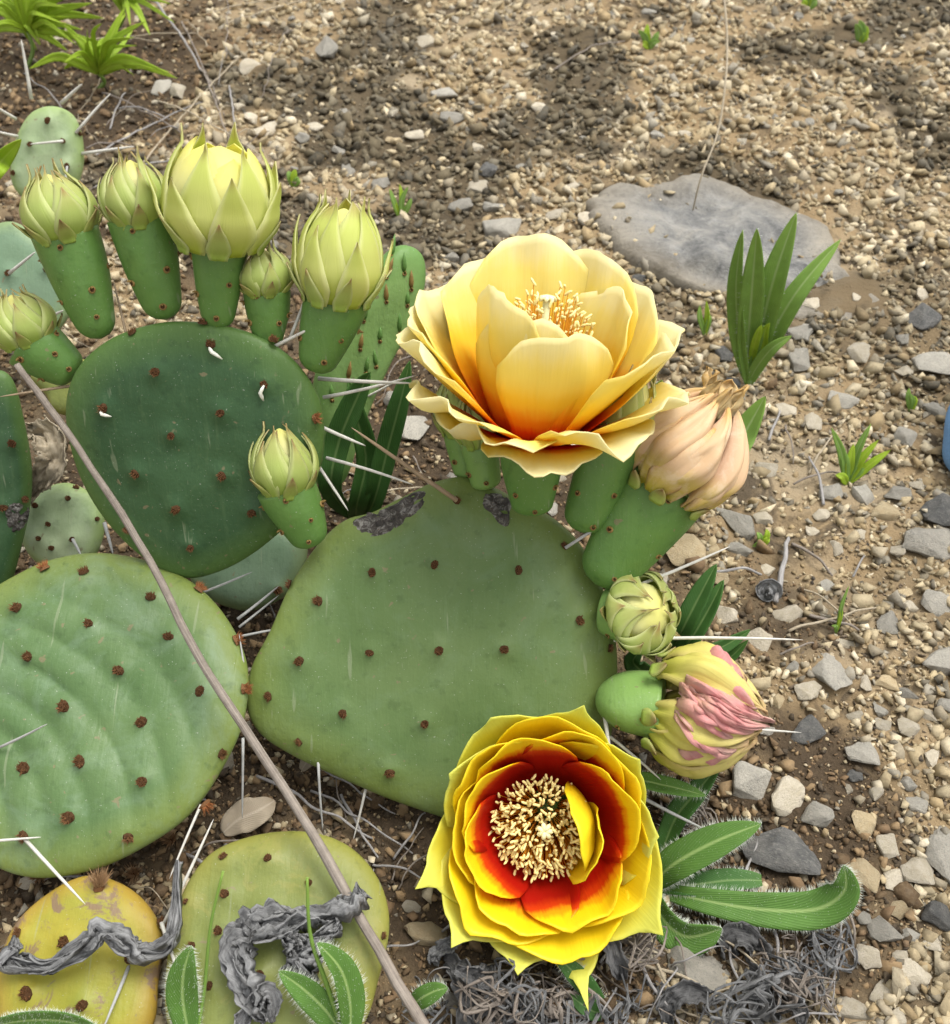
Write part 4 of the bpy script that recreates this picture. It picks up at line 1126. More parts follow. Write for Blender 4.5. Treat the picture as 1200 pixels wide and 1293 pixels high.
# --- flower 2: bright yellow with a red throat, facing up at the viewer
def flower2():
    Bp = P(712, 985, .366); o = P(686, 1030, .358)
    fo = ovary(cact2, Bp, o, 36 * .358 / FPX, name='flower', seed=33, nar=2, rb=.6)
    fo['label'] = 'bright yellow open flower with a deep red throat and cream stamens'
    ax = camvec(-.04, .06, 1); M = frame(ax); D = rad
    PL = [
     # inner ring, red inside with yellow rims
     (152, 37, 37, 45, 75, dict(cup=46, mat=0, seed=1, r0=8.6, ruf=.0016)),
     (108, 41, 39, 41, 69, dict(cup=42, mat=0, seed=2, r0=7.8, ruf=.0016)),
     (64, 42, 39, 39, 67, dict(cup=42, mat=0, seed=3, r0=8.8, ruf=.0016)),
     (202, 36, 37, 45, 77, dict(cup=46, mat=0, seed=4, r0=7.8, ruf=.0016)),
     (250, 38, 41, 39, 71, dict(cup=42, mat=0, seed=5, r0=8.8, ruf=.0026)),
     (300, 38, 41, 39, 71, dict(cup=42, mat=0, seed=6, r0=7.8, ruf=.0026)),
     (22, 39, 39, 45, 73, dict(cup=44, mat=0, seed=9, r0=9.4, ruf=.0016)),
     # two petals folded in over the stamens
     (14, 34, 30, 66, 130, dict(cup=60, mat=3, seed=7, r0=13, ruf=.001, skew=-.004)),
     (342, 35, 28, 60, 106, dict(cup=52, mat=3, seed=8, r0=11, ruf=.0015)),
     # outer ring, golden
     (130, 39, 41, 41, 70, dict(cup=34, mat=1, seed=11, r0=10.6, ruf=.0016)),
     (84, 43, 43, 37, 64, dict(cup=32, mat=1, seed=12, r0=9.9, ruf=.0016)),
     (42, 39, 39, 41, 70, dict(cup=34, mat=1, seed=17, r0=10.6, ruf=.0016)),
     (232, 40, 45, 37, 66, dict(cup=32, mat=1, seed=13, r0=10.6, ruf=.0024)),
     (282, 42, 49, 35, 62, dict(cup=30, mat=1, seed=14, r0=9.9, ruf=.0024)),
     (330, 39, 45, 39, 68, dict(cup=32, mat=1, seed=15, r0=10.8, ruf=.0024)),
     (182, 36, 39, 43, 72, dict(cup=34, mat=1, seed=16, r0=9.9, ruf=.002)),
     # pointed outer petals
     (114, 42, 43, 35, 62, dict(cup=28, mat=2, seed=21, r0=11.5, mucro=.18)),
     (74, 42, 29, 35, 60, dict(cup=28, mat=2, seed=22, r0=12, mucro=.13)),
     (40, 39, 33, 37, 64, dict(cup=28, mat=2, seed=23, r0=11.5, mucro=.10)),
     (322, 42, 43, 31, 56, dict(cup=26, mat=2, seed=24, r0=11.5, mucro=.17)),
     (284, 43, 21, 25, 50, dict(cup=28, mat=2, seed=25, r0=12.5, mucro=.24)),
     (258, 40, 37, 31, 58, dict(cup=26, mat=2, seed=26, r0=12, mucro=.12)),
     (228, 41, 39, 33, 58, dict(cup=26, mat=2, seed=27, r0=11.5, mucro=.17)),
     (200, 39, 33, 33, 62, dict(cup=26, mat=2, seed=28, r0=12, mucro=.22)),
     (146, 38, 35, 39, 66, dict(cup=28, mat=2, seed=30, r0=12, mucro=.14)),
     (2, 38, 37, 41, 68, dict(cup=28, mat=2, seed=31, r0=11.5, mucro=.08)),
    ]
    for (phi, L, W, a, b, kw) in PL:
        kw = dict(kw); mi = kw.pop('mat'); kw['r0'] *= mm
        kw.setdefault('base', .7); kw.setdefault('top', .55); kw.setdefault('round_', 3.2)
        if mi == 2: kw['round_'] = 2.0; kw['ruf'] = .001
        petal(fo, o, M, D(phi), kw.pop('r0'), L * mm, W * mm, a, b, ('petal_red', 'petal_gold', 'petal_lemon', 'petal_amber')[mi], **kw)
    stamens(fo, o, M, 380, .0010, .0150, .021, 1.12, 8, alen=.0027, ar=.00047, lean=Vector((-.08, -.02, 0)))
    stigma(fo, o, M, .0215)
flower2()

# --- ovaries and buds half hidden behind flower 1
bud(cact2, (592, 604), (582, 545), (578, 470), .372, 24, 30, .3, seed=41, label='slim green bud behind the large flower, the further of two', ov='ovary_pale', nar=3, rbase=.75)
bud(cact2, (615, 618), (605, 560), (600, 490), .366, 26, 30, .3, seed=42, label='slim green bud behind the large flower, the nearer of two', ov='ovary_pale', nar=2, rbase=.75)
bud(cact2, (733, 672), (775, 560), (812, 470), .357, 44, 44, .3, seed=43, label='plump green bud tucked under the right side of the large flower', mats=('sepal_green', 'sepal_green'), nar=4, rbase=.6)

# --- wilted flowers
def wilted(parent, b, n, t, db, rn, rb, k, kb, seed, mat, label, fold_mat=None, tipfrac=.3, ov='ovary_green', nfold=0, paper=True, nar=6, rbase=.5, twist=.8, yaw=0):
    r = random.Random(seed)
    l1 = math.dist(b, n) * db / FPX; dn = db - k * l1
    l2 = math.dist(n, t) * dn / FPX; dt = dn - kb * l2
    Bp, Np, Tp = P(*b, db), P(*n, dn), P(*t, dt); RN, RB = rn * dn / FPX, rb * dn / FPX
    o = ovary(parent, Bp, Np, RN, name='wilted_flower', seed=seed, nar=nar, mat=ov, rb=rbase, flat=.7, rnd=.6 if nfold else .16); o['label'] = label
    ax = Tp - Np; H = ax.length; M = frame(ax, -CF)
    def Rf(z):
        s = min(1, max(0, z / H)); return RB * (tipfrac + (1 - tipfrac) * (math.sin(PI * min(1, s * .80 + .22)) ** .75)) * (1 - .05 * s)
    n1 = 8
    for q in range(n1):
        ph = 2 * PI * q / n1 + r.uniform(-.12, .12) + yaw
        if nfold: ph = (-1.15, -.62, .62, 1.2, 1.95, 2.7, 3.5, 4.3)[q] + yaw
        scale_patch(o, Np, M, lambda z: Rf(z) * .80, H, 0, H * r.uniform(.86, 1.02), ph, r.uniform(.42, .56), mat, off=.0, puff=RB * r.uniform(.22, .36), twist=twist * r.uniform(.6, 1.2), pw=4.0, name='petal', nu=26, nv=17, wob=RB * .20, seed=seed * 9 + q, thick=.0007)
    for q in range(6):
        ph = 2 * PI * (q + .5) / 6 + r.uniform(-.2, .2)
        if nfold and abs(math.sin(ph / 2)) < .4: continue
        scale_patch(o, Np, M, lambda z: Rf(z) * .93, H, 0, H * r.uniform(.5, .8), ph, r.uniform(.26, .42), mat, off=.0006, puff=RB * r.uniform(.12, .22), twist=twist * r.uniform(.4, 1), pw=2.4, name='petal', nu=18, nv=11, wob=RB * .1, seed=seed * 13 + q, thick=.0007)
    for q in range(7):   # small scale leaves at the neck
        ph = 2 * PI * q / 7 + r.uniform(-.2, .2)
        scale_patch(o, Np, M, Rf, H, -.06 * H, .16 * H, ph, .2, 'sepal_dark', off=.001, flare=.0015, puff=.0006, name='sepal', nu=7, nv=5, thick=.0008)
    if fold_mat:
        for q in range(nfold):
            ph = yaw + (r.uniform(-.32, .32) if q % 3 else r.uniform(-1.4, 1.4))
            scale_patch(o, Np, M, lambda z: Rf(z) * .90, H, H * r.uniform(.22, .5), H * r.uniform(.42, .6), ph, r.uniform(.12, .24), fold_mat, off=.0, puff=RB * r.uniform(.12, .3), twist=r.uniform(.2, .9), pw=3, name='petal', nu=18, nv=9, wob=RB * .25, seed=seed * 17 + q, thick=.0006)
    if paper:
        for q in range(11):
            ph = 2 * PI * q / 11 + r.uniform(-.3, .3)
            scale_patch(o, Np, M, lambda z: RB * .34, H, H * r.uniform(.66, .80), H * r.uniform(.30, .46), ph, r.uniform(.3, .7), 'petal_paper', flare=RB * r.uniform(-.1, .2), pw=5, name='petal', nu=12, nv=7, wob=RB * .2, seed=seed * 19 + q, twist=r.uniform(.1, .9), thick=.0003)
    return o
wilted(cact2, (752, 738), (838, 618), (912, 498), .362, 58, 66, .22, .3, 51, 'petal_wilt', 'wilted closed flower gone pinkish tan with a papery tip', fold_mat='petal_paper', nfold=0)
wilted(cact2, (752, 880), (832, 889), (968, 912), .360, 56, 72, .25, .35, 52, 'petal_wilt_yellow', 'wilted closed flower with puffy yellow petals and pink folds', fold_mat='petal_wilt_pink', nfold=15, paper=False, ov='ovary_pale', nar=5, yaw=-.5, rbase=.8, twist=.35)
# round scaly bud seen end on
bud(cact2, (762, 768), (800, 776), (834, 768), .368, 44, 52, .5, 1.3, seed=54, label='round pale green bud with overlapping scales facing outwards', ov='ovary_pale', nar=6, rbase=.8, flat=.95, inner='sepal_green')
# bud peeping out left of flower 2
bud(cact2, (640, 1050), (592, 1085), (552, 1100), .366, 34, 36, .0, .1, seed=55, label='pale green bud peeping from under the red throated flower', ov='ovary_pale', nar=3, mats=('sepal_lime', 'sepal_green'))

# ------------------------------------------------------------------ spines
def sp(parent, lst):
    for (a, b, d1, d2, r, m) in lst:
        spine(parent, (*a, d1), (*b, d2), r, m, bend=random.uniform(-.015, .015))
W_, Y_, N_ = 'spine_white', 'spine_grey', 'spine_brown'
sp(padA.o, [((402, 478), (523, 484), .351, .345, .0007, W_), ((408, 502), (526, 474), .352, .35, .0006, W_), ((397, 535), (462, 563), .352, .345, .0007, W_),
            ((412, 578), (522, 612), .357, .352, .0006, W_), ((366, 428), (387, 372), .338, .334, .0006, W_), ((342, 440), (402, 410), .338, .330, .0006, W_),
            ((160, 425), (143, 352), .339, .35, .0004, N_), ((98, 486), (0, 501), .352, .345, .0005, N_), ((402, 588), (440, 645), .358, .355, .0006, W_)])
sp(padB.o, [((577, 632), (444, 540), .350, .338, .0008, N_), ((714, 692), (772, 655), .354, .352, .0006, Y_), ((772, 752), (922, 690), .362, .36, .0007, W_),
            ((775, 808), (1014, 808), .362, .352, .0007, W_), ((764, 905), (778, 1000), .352, .345, .0007, W_), ((770, 930), (835, 985), .354, .352, .0006, W_),
            ((795, 998), (898, 1051), .357, .353, .0007, Y_), ((865, 915), (1012, 925), .355, .345, .0006, W_),
            ((312, 868), (302, 800), .358, .36, .0004, Y_), ((402, 962), (408, 1049), .362, .366, .0005, Y_), ((463, 992), (446, 1062), .366, .37, .0005, W_)])
sp(padC.o, [((-10, 948), (60, 914), .345, .335, .0005, Y_), ((-10, 1062), (52, 1057), .335, .332, .0005, W_), ((32, 1060), (108, 1142), .334, .318, .0006, W_),
            ((307, 932), (306, 1034), .354, .36, .0005, Y_), ((103, 720), (58, 735), .375, .37, .0003, Y_), ((58, 735), (55, 757), .37, .369, .0003, Y_),
            ((213, 804), (198, 818), .362, .358, .0003, N_), ((294, 806), (368, 792), .368, .364, .0005, Y_), ((246, 752), (319, 722), .376, .374, .0005, Y_),
            ((300, 782), (352, 740), .372, .378, .0006, Y_), ((302, 792), (352, 752), .372, .38, .0005, Y_), ((254, 1016), (214, 1110), .345, .338, .0005, W_)])
sp(padD.o, [((165, 1215), (130, 1300), .322, .308, .0006, Y_), ((204, 1165), (236, 1260), .325, .31, .0006, W_), ((204, 1172), (270, 1034), .326, .33, .0006, W_)])
sp(padH.o, [((96, 168), (140, 118), .575, .57, .0008, W_), ((80, 178), (38, 182), .57, .57, .0007, W_), ((78, 130), (104, 106), .57, .56, .0011, W_), ((104, 194), (170, 185), .58, .57, .0009, W_), ((40, 125), (27, 50), .575, .56, .0010, W_),
            ((20, 150), (-10, 132), .57, .55, .0009, W_), ((22, 172), (-10, 164), .57, .55, .0009, W_), ((85, 210), (80, 250), .575, .57, .0006, Y_)])
sp(padI.o, [((12, 345), (45, 318), .48, .47, .0008, W_), ((60, 400), (80, 392), .49, .47, .0008, W_)])
sp(padK.o, [((440, 512), (520, 470), .42, .41, .0005, W_)])
sp(padF.o, [((92, 681), (103, 702), .405, .40, .0006, Y_), ((132, 660), (143, 700), .40, .395, .0007, Y_)])

# ------------------------------------------------------------------ leaves of other plants
def leaf(parent, pts, w, mat, fold=.25, roll=0.0, nu=22, nv=9, name='leaf', hairs=0, tip=1.0, base=.25, peak=.45, wav=0.0, seed=0, face=None):
    """pts: list of (px, py, depth) or Vectors along the midrib; w: full width in metres"""
    V = [p if isinstance(p, Vector) else P(*p) for p in pts]
    cl = [Vector(q) for q in catmull([tuple(p) for p in V], nu)]
    v, uv = [], []; edges = []
    for i in range(nu):
        u = i / (nu - 1)
        t = (cl[min(i + 1, nu - 1)] - cl[max(i - 1, 0)]).normalized()
        vw = (CC - cl[i]).normalized() if face is None else face
        s = t.cross(vw); s = s.normalized() if s.length > 1e-6 else CR.copy()
        nn = s.cross(t).normalized()
        s, nn = s * math.cos(roll) + nn * math.sin(roll), nn * math.cos(roll) - s * math.sin(roll)
        ww = w / 2 * ((base + (1 - base) * math.sin(PI / 2 * min(1, u / peak))) if u < peak else math.cos(PI / 2 * ((u - peak) / (1 - peak)) ** 1.4 * tip))
        for j in range(nv):
            q = j / (nv - 1) * 2 - 1
            z = abs(q) * ww * fold + wav * math.sin(u * 17 + q * 2 + seed) * abs(q) * ww
            v.append(cl[i] + s * q * ww + nn * z); uv.append((u, q * .5 + .5, 0, 1))
            edges.append((s, t, nn))
    o = mk(name, v, grid_faces(nu, nv), mat, parent, V[0], True, {'pet': np.array(uv)}, solid=.0004)
    if hairs:
        ac = Acc(); r = random.Random(seed)
        for q in range(hairs * nu * 5):
            i = r.randrange(nu - 1); f_ = r.random(); on = q % 5 < 3
            if on: j = r.choice((0, nv - 1)); g_ = 0.0; j2 = j
            else: j = r.randrange(nv - 1); j2 = j + 1; g_ = r.random()
            a0 = v[i * nv + j].lerp(v[i * nv + j2], g_); a1 = v[(i + 1) * nv + j].lerp(v[(i + 1) * nv + j2], g_)
            p = a0.lerp(a1, f_); s, t, nn = edges[i * nv + j]
            sd = (s * (1 if j else -1)) if on else nn
            ln = r.uniform(.0010, .0024) if on else r.uniform(.0005, .0011)
            ac.spike(p, (sd + t * r.uniform(-.3, .6) + nn * r.uniform(-.4, .5)).normalized() * ln, .000065)
        h = ac.build('hairs', 'hair_white', o, V[0]); h['kind'] = 'stuff'
    return o
def stem(parent, pts, r0, r1, mat, name='stem', n=14, sides=7):
    V = [p if isinstance(p, Vector) else P(*p) for p in pts]
    cl = [Vector(q) for q in catmull([tuple(p) for p in V], n)]
    ac = Acc(); ac.tube(cl, [r0 + (r1 - r0) * i / (n - 1) for i in range(n)], sides)
    return ac.build(name, mat, parent, V[0])
def plant(name, at, label, cat='plant', group=None):
    e = empty(name, GP(*at)); tag(e, label, cat, group); return e

# upright weed on the slab edge
p1 = plant('leafy_weed', (945, 488), 'upright green weed with four long lance leaves in front of the flat slab')
b = GP(945, 486); db = (b - CC).dot(CF)
def upl(pts, w, m='leaf_green', **kw):
    V = [b] + [P(x, y, db - k) for x, y, k in pts]
    return leaf(p1, V, w, m, **kw)
upl([(934, 430, .012), (930, 360, .03), (938, 290, .045)], 22 * db / FPX, fold=.4, roll=.5, hairs=1)
upl([(945, 430, .012), (950, 360, .035), (956, 288, .055)], 30 * db / FPX, fold=.3, roll=-.2, hairs=1)
upl([(958, 430, .012), (978, 350, .035), (1006, 268, .05)], 33 * db / FPX, fold=.2, roll=.15, hairs=1)
upl([(965, 440, .01), (1005, 370, .03), (1062, 302, .035)], 28 * db / FPX, fold=.3, roll=-.2, hairs=1)
upl([(955, 465, .008), (975, 440, .02), (1000, 424, .025)], 16 * db / FPX, fold=.3)
upl([(962, 450, .008), (966, 420, .02), (972, 408, .025)], 10 * db / FPX, 'leaf_bright', fold=.3)
upl([(950, 450, .008), (956, 425, .02), (962, 410, .025)], 10 * db / FPX, 'leaf_bright', fold=.3)
stem(p1, [b, P(955, 450, db - .008), P(966, 412, db - .022)], .0018, .001, 'leaf_green')

# broad-bladed plant between the dark pad and the flower
p2 = plant('leafy_weed', (455, 660), 'dark green weed of long folded blades between the dark pad and the large flower')
b2 = GP(450, 655)
for pts, w, ro in (([(420, 620, .41), (428, 560, .40), (455, 495, .39), (468, 470, .385)], 34, .3), ([(450, 640, .425), (462, 580, .415), (448, 520, .40), (440, 480, .395)], 30, -.3),
                   ([(470, 640, .425), (492, 560, .41), (508, 500, .40), (518, 455, .395)], 30, .25)):
    leaf(p2, [b2] + pts, w * .40 / FPX, 'leaf_dark', fold=.5, roll=ro)

# leaf peeping out right of the wilted flower
p3 = plant('leafy_weed', (890, 640), 'green weed with pointed leaves peeping from behind the tan wilted flower')
b3 = GP(885, 640)
leaf(p3, [b3, P(915, 590, .43), P(942, 545, .425), P(967, 500, .42)], 42 * .42 / FPX, 'leaf_green', fold=.2, roll=.5, peak=.4)
leaf(p3, [b3, P(840, 540, .42), P(832, 500, .415), P(836, 480, .41)], 22 * .42 / FPX, 'leaf_green', fold=.3)

# leaves behind the round bud
p4 = plant('leafy_weed', (840, 850), 'dark green weed with narrow leaves behind the round scaly bud')
b4 = GP(835, 860)
for pts, w in (([(860, 800, .385), (885, 750, .38), (905, 712, .378)], 28), ([(868, 815, .385), (895, 770, .38), (914, 732, .378)], 26), ([(870, 835, .385), (915, 815, .382), (948, 795, .38)], 20), ([(870, 850, .39), (915, 835, .385), (945, 808, .38)], 18), ([(815, 850, .385), (800, 835, .38), (812, 820, .378)], 26)):
    leaf(p4, [b4] + pts, w * .385 / FPX, 'leaf_dark', fold=.35, roll=random.uniform(-.4, .4))

# hairy leaved plant lower right
p5 = plant('hairy_weed', (820, 1125), 'hairy green weed with fringed tongue leaves right of the red throated flower')
b5 = GP(822, 1120)
leaf(p5, [b5, P(850, 1092, .352), P(905, 1062, .348), P(962, 1040, .346)], 44 * .35 / FPX, 'leaf_hairy', fold=.25, roll=.1, hairs=5, nu=30, seed=1)
leaf(p5, [b5, P(880, 1135, .348), P(960, 1148, .344), P(1030, 1148, .342), P(1066, 1125, .338), P(1066, 1092, .334)], 46 * .345 / FPX, 'leaf_hairy', fold=.18, roll=-.1, hairs=5, nu=44, peak=.6, seed=2)
leaf(p5, [b5, P(870, 1118, .352), P(920, 1112, .35), P(962, 1112, .349)], 30 * .35 / FPX, 'leaf_dark', fold=.3, roll=.3, hairs=3, nu=26, seed=3, tip=.7)
leaf(p5, [b5, P(838, 1160, .347), P(868, 1182, .344), P(912, 1172, .34)], 46 * .345 / FPX, 'leaf_hairy', fold=.4, roll=-.5, hairs=5, nu=26, seed=4, peak=.6)
leaf(p5, [b5, P(850, 1040, .36), P(880, 1000, .358), P(910, 965, .356)], 30 * .36 / FPX, 'leaf_dark', fold=.3, roll=.2, hairs=2, nu=26, seed=5)
leaf(p5, [b5, P(812, 1040, .36), P(806, 990, .356), P(840, 992, .352), P(892, 1005, .35)], 22 * .355 / FPX, 'leaf_hairy', fold=.5, roll=.2, hairs=4, nu=30, seed=6, peak=.7)
stem(p5, [b5, P(826, 1140, .354), P(822, 1100, .355)], .0014, .001, 'leaf_hairy')

# little weeds in the bottom left
p6 = plant('hairy_weed', (240, 1330), 'single upright hairy leaf with a bristly stalk before the lime pad')
b6 = P(245, 1330, .305)
leaf(p6, [b6, P(232, 1270, .303), P(232, 1230, .30), P(242, 1194, .298)], 40 * .3 / FPX, 'leaf_hairy', fold=.25, roll=.15, hairs=4, seed=7, nu=26)
st6 = stem(p6, [b6, P(258, 1250, .303), P(266, 1170, .298), P(282, 1100, .295)], .0007, .0004, 'leaf_green')
p7 = plant('hairy_weed', (430, 1330), 'hairy weed with a folded leaf and brown tipped stalk over the lime pad')
b7 = P(440, 1320, .305)
leaf(p7, [b7, P(415, 1280, .302), P(385, 1250, .30), P(352, 1226, .298)], 36 * .3 / FPX, 'leaf_hairy', fold=.35, roll=.2, hairs=4, seed=8, nu=26)
leaf(p7, [b7, P(442, 1270, .302), P(430, 1225, .298), P(400, 1190, .294)], 40 * .3 / FPX, 'leaf_hairy', fold=.35, roll=-.5, hairs=3, seed=9, nu=26)
stem(p7, [b7, P(412, 1240, .298), P(392, 1180, .294), P(388, 1108, .29)], .0009, .0004, 'leaf_green')
p8 = plant('hairy_weed', (20, 1330), 'furry leaf edge lying across the foot of the yellow pad')
leaf(p8, [P(-30, 1300, .30), P(30, 1288, .30), P(90, 1290, .30), P(140, 1310, .30)], 40 * .3 / FPX, 'leaf_hairy', fold=.2, roll=-.9, hairs=8, seed=10, nu=30)
p9 = plant('leafy_weed', (540, 1290), 'short green leaf tip beside the foot of the dry stalk')
leaf(p9, [GP(515, 1275), P(530, 1262, .325), P(548, 1252, .323), P(566, 1247, .322)], 26 * .32 / FPX, 'leaf_hairy', fold=.2, hairs=2, seed=11)
p10 = plant('leafy_weed', (770, 1270), 'dim green leaves in the grey thatch below the red throated flower')
leaf(p10, [GP(765, 1275), P(745, 1250, .333), P(722, 1225, .332), P(700, 1205, .33)], 26 * .33 / FPX, 'leaf_dark', fold=.3, hairs=2, seed=12)
leaf(p10, [GP(765, 1275), P(752, 1278, .33), P(735, 1268, .33), P(718, 1255, .33)], 22 * .33 / FPX, 'leaf_dark', fold=.3, seed=13)

# bright weeds top left
def rosette(cx, cy, lift, leaves, label, seed, mat='leaf_bright'):
    r = random.Random(seed); base = GP(cx, cy + lift); e = empty('leafy_weed', base); tag(e, label, 'plant')
    d = (base - CC).dot(CF); top = P(cx, cy, d - .02)
    stem(e, [base, base.lerp(top, .5) + Vector((.004, 0, 0)), top], .0016, .0012, 'leaf_green')
    for (tx, ty, w) in leaves + [(cx + (a - cx) * r.uniform(.5, .9) + r.uniform(-14, 14), cy + (b_ - cy) * r.uniform(.6, 1) + r.uniform(-10, 6), w_ * .6) for (a, b_, w_) in leaves]:
        tx, ty = cx + (tx - cx) * 1.25, cy + (ty - cy) * 1.2
        tip = P(tx, ty, d - .02 - r.uniform(-.02, .05)); mid = top.lerp(tip, .5) + Vector((r.uniform(-.004, .004), 0, r.uniform(.002, .012)))
        leaf(e, [top, top.lerp(mid, .5) + Vector((0, 0, .002)), mid, tip], w * .72 * d / FPX, mat, fold=.25, roll=r.uniform(-.5, .5), nu=14, nv=5, peak=.35)
rosette(35, 40, 45, [(-10, -30, 16), (10, -40, 17), (30, -45, 16), (50, -35, 18), (70, -20, 18), (92, -5, 18), (112, 26, 17), (90, 38, 14), (-20, 20, 14), (-20, 45, 14), (60, 5, 16), (20, -10, 14), (45, 60, 12), (5, 12, 14), (75, 60, 16), (100, 10, 18), (-5, -5, 18), (82, -30, 18), (120, 55, 14)], 'bright lime weed with a spreading leaf star in the far corner', 1)
rosette(125, 93, 20, [(88, 40, 14), (150, 25, 18), (172, 38, 14), (182, 88, 13), (204, 98, 22), (128, 40, 8), (98, 52, 14), (90, 88, 14), (55, 88, 16), (160, 55, 12), (112, 60, 12), (140, 58, 14)], 'bright lime weed with upright pointed leaves behind the pale weathered pad', 2)
rosette(150, 5, 30, [(158, 20, 14), (182, 38, 16), (148, -30, 12), (170, -20, 12), (207, 25, 10), (203, 5, 10)], 'drooping bright weed leaf hanging at the back beside the lime weeds', 3)
pl = plant('leafy_weed', (-10, 215), 'yellow green leaf tip poking in beside the pale weathered pad')
leaf(pl, [GP(-30, 260), P(-15, 225, .50), P(5, 200, .49), P(27, 176, .48)], 24 * .49 / FPX, 'leaf_bright', fold=.4)
# seedlings in the gravel
SEEDL = [((820, 62), [(806, 38), (818, 30), (832, 40), (812, 55), (834, 52)], 8, 'tiny green seedling with reddish foot in the far gravel above the big flower'),
         ((1086, 56), [(1080, 30), (1092, 32), (1085, 25), (1096, 42)], 10, 'tiny green seedling high on the far gravel near the corner'),
         ((506, 278), [(492, 238), (505, 232), (516, 235), (498, 250), (520, 250)], 7, 'thin green grass seedling beside the pale stones above the young spiky pad'),
         ((370, 236), [(364, 216), (374, 214), (378, 226)], 9, 'tiny two leaved seedling above the swelling lime bud'),
         ((1070, 612), [(1050, 540), (1078, 560), (1100, 535), (1125, 568), (1060, 560), (1110, 555), (1090, 585), (1055, 600)], 11, 'yellow green grass tuft on the gravel right of the tan wilted flower'),
         ((960, 692), [(956, 672), (968, 668), (950, 690), (972, 680)], 8, 'tiny seedling in the gravel beside the leaning white spine'),
         ((890, 425), [(884, 385), (892, 380), (898, 398)], 7, 'faint seedling at the front edge of the flat slab'),
         ((1150, 522), [(1144, 495), (1155, 500), (1148, 490)], 7, 'small seedling by the blue grey stone'),
         ((1056, 800), [(1072, 740), (1062, 762), (1050, 790)], 5, 'single yellow grass blade arching over the gravel'),
         ((1020, 12), [(1008, -10), (1022, -14), (1032, 0), (1012, 4)], 11, 'yellow green seedling tuft at the far top of the gravel')]
for (c, tips, w, lab) in SEEDL:
    base = GP(*c); e = empty('seedling', base); tag(e, lab, 'seedling'); d = (base - CC).dot(CF)
    for k, (tx, ty) in enumerate(tips):
        tip = P(tx, ty, d - .35 * math.dist((tx, ty), c) * d / FPX)
        mid = base.lerp(tip, .55) + Vector((random.uniform(-.002, .002), 0, .002))
        leaf(e, [base, base.lerp(mid, .5), mid, tip], w * d / FPX, 'leaf_bright' if k % 2 else 'leaf_green', fold=.3, nu=10, nv=5, roll=random.uniform(-.4, .4), peak=.5)

# ------------------------------------------------------------------ dry stalks and litter
def stalk(pts, r0, r1, mat, label, name='dry_stalk', group=None, wob=.0, n=40, sides=10, cat='stalk'):
    V = [p if isinstance(p, Vector) else P(*p) for p in pts]
    cl = [Vector(q) for q in catmull([tuple(p) for p in V], n)]
    of = Vector((random.uniform(0, 50), 0, 0))
    cl = [c + Vector((mnoise.noise(c * 90 + of), mnoise.noise(c * 90 + of * 2), mnoise.noise(c * 90 + of * 3))) * wob for c in cl]
    ac = Acc(); ac.tube(cl, [(r0 + (r1 - r0) * i / (n - 1)) * (1 + .12 * mnoise.noise(Vector((i * .4, 0, 0)) + of)) for i in range(n)], sides)
    return tag(ac.build(name, mat, None, V[0]), label, cat, group)
stalk([(22, 460, .336), (95, 560, .342), (185, 700, .345), (250, 825, .340), (312, 925, .333), (400, 1060, .322), (480, 1205, .312), (535, 1293, .308), (585, 1380, .309)],   .0011, .0019, 'dry_stalk', 'long weathered grey stalk slanting across the cactus pads', wob=.0006)
stalk([GP(873, 276, .001), P(885, 225, .625), P(907, 165, .64), P(917, 95, .66), P(918, 40, .68), P(912, -30, .70)], .0005, .0008, 'dry_straw', 'thin pale grass stem arching up from the flat slab', 'grass_straw', n=30, sides=6)
def litter(a, b, r, mat, arch=.002, lift=.0015, label='thin dry stem lying in the litter on the soil', group='dry stems in the litter', name='dry_twig', wob=.0012):
    A, B = GP(*a), GP(*b); M_ = (A + B) / 2
    A = A + Vector((0, 0, lift)); B = B + Vector((0, 0, lift)); M_.z = gz(M_.x, M_.y) + lift + arch
    if group: label = label.split(' lying')[0].split(' in the')[0] + ' lying near ' + nearby(M_)
    return stalk([A, A.lerp(M_, .5) + Vector((0, 0, arch * .4)), M_, M_.lerp(B, .5) + Vector((0, 0, arch * .4)), B], r, r * .6, mat, label, name, group, wob, 22, 6, 'twig')
# pieces seen one by one
litter((184, 0), (255, 92), .0012, 'dry_ash', .012, label='thickest straight pale grass straw slanting down beside the lime weeds', group=None)
litter((255, 88), (290, 180), .0008, 'dry_stalk', .004, label='straight grey straw carrying on below the thickest pale grass straw', group=None)
for a, b in (((230, 30), (285, 150)), ((280, 35), (470, -10)), ((200, 130), (330, 200)), ((110, 190), (170, 188)), ((150, 140), (215, 155)), ((140, 165), (160, 120)), ((290, 110), (310, 250)), ((120, 200), (260, 130)),
             ((180, 210), (320, 60)), ((700, 90), (790, 55)), ((130, 120), (230, 170)), ((350, 300), (300, 200)), ((80, 60), (200, 55)), ((100, 60), (250, 45)), ((260, 20), (420, -10)), ((120, 240), (230, 205)), ((140, 260), (240, 250))):
    litter(a, b, .0007, random.choice(['dry_stalk', 'dry_ash', 'dry_straw']), .003, label='thin dry stem in the litter around the lime weeds', group='dry stems by the lime weeds')
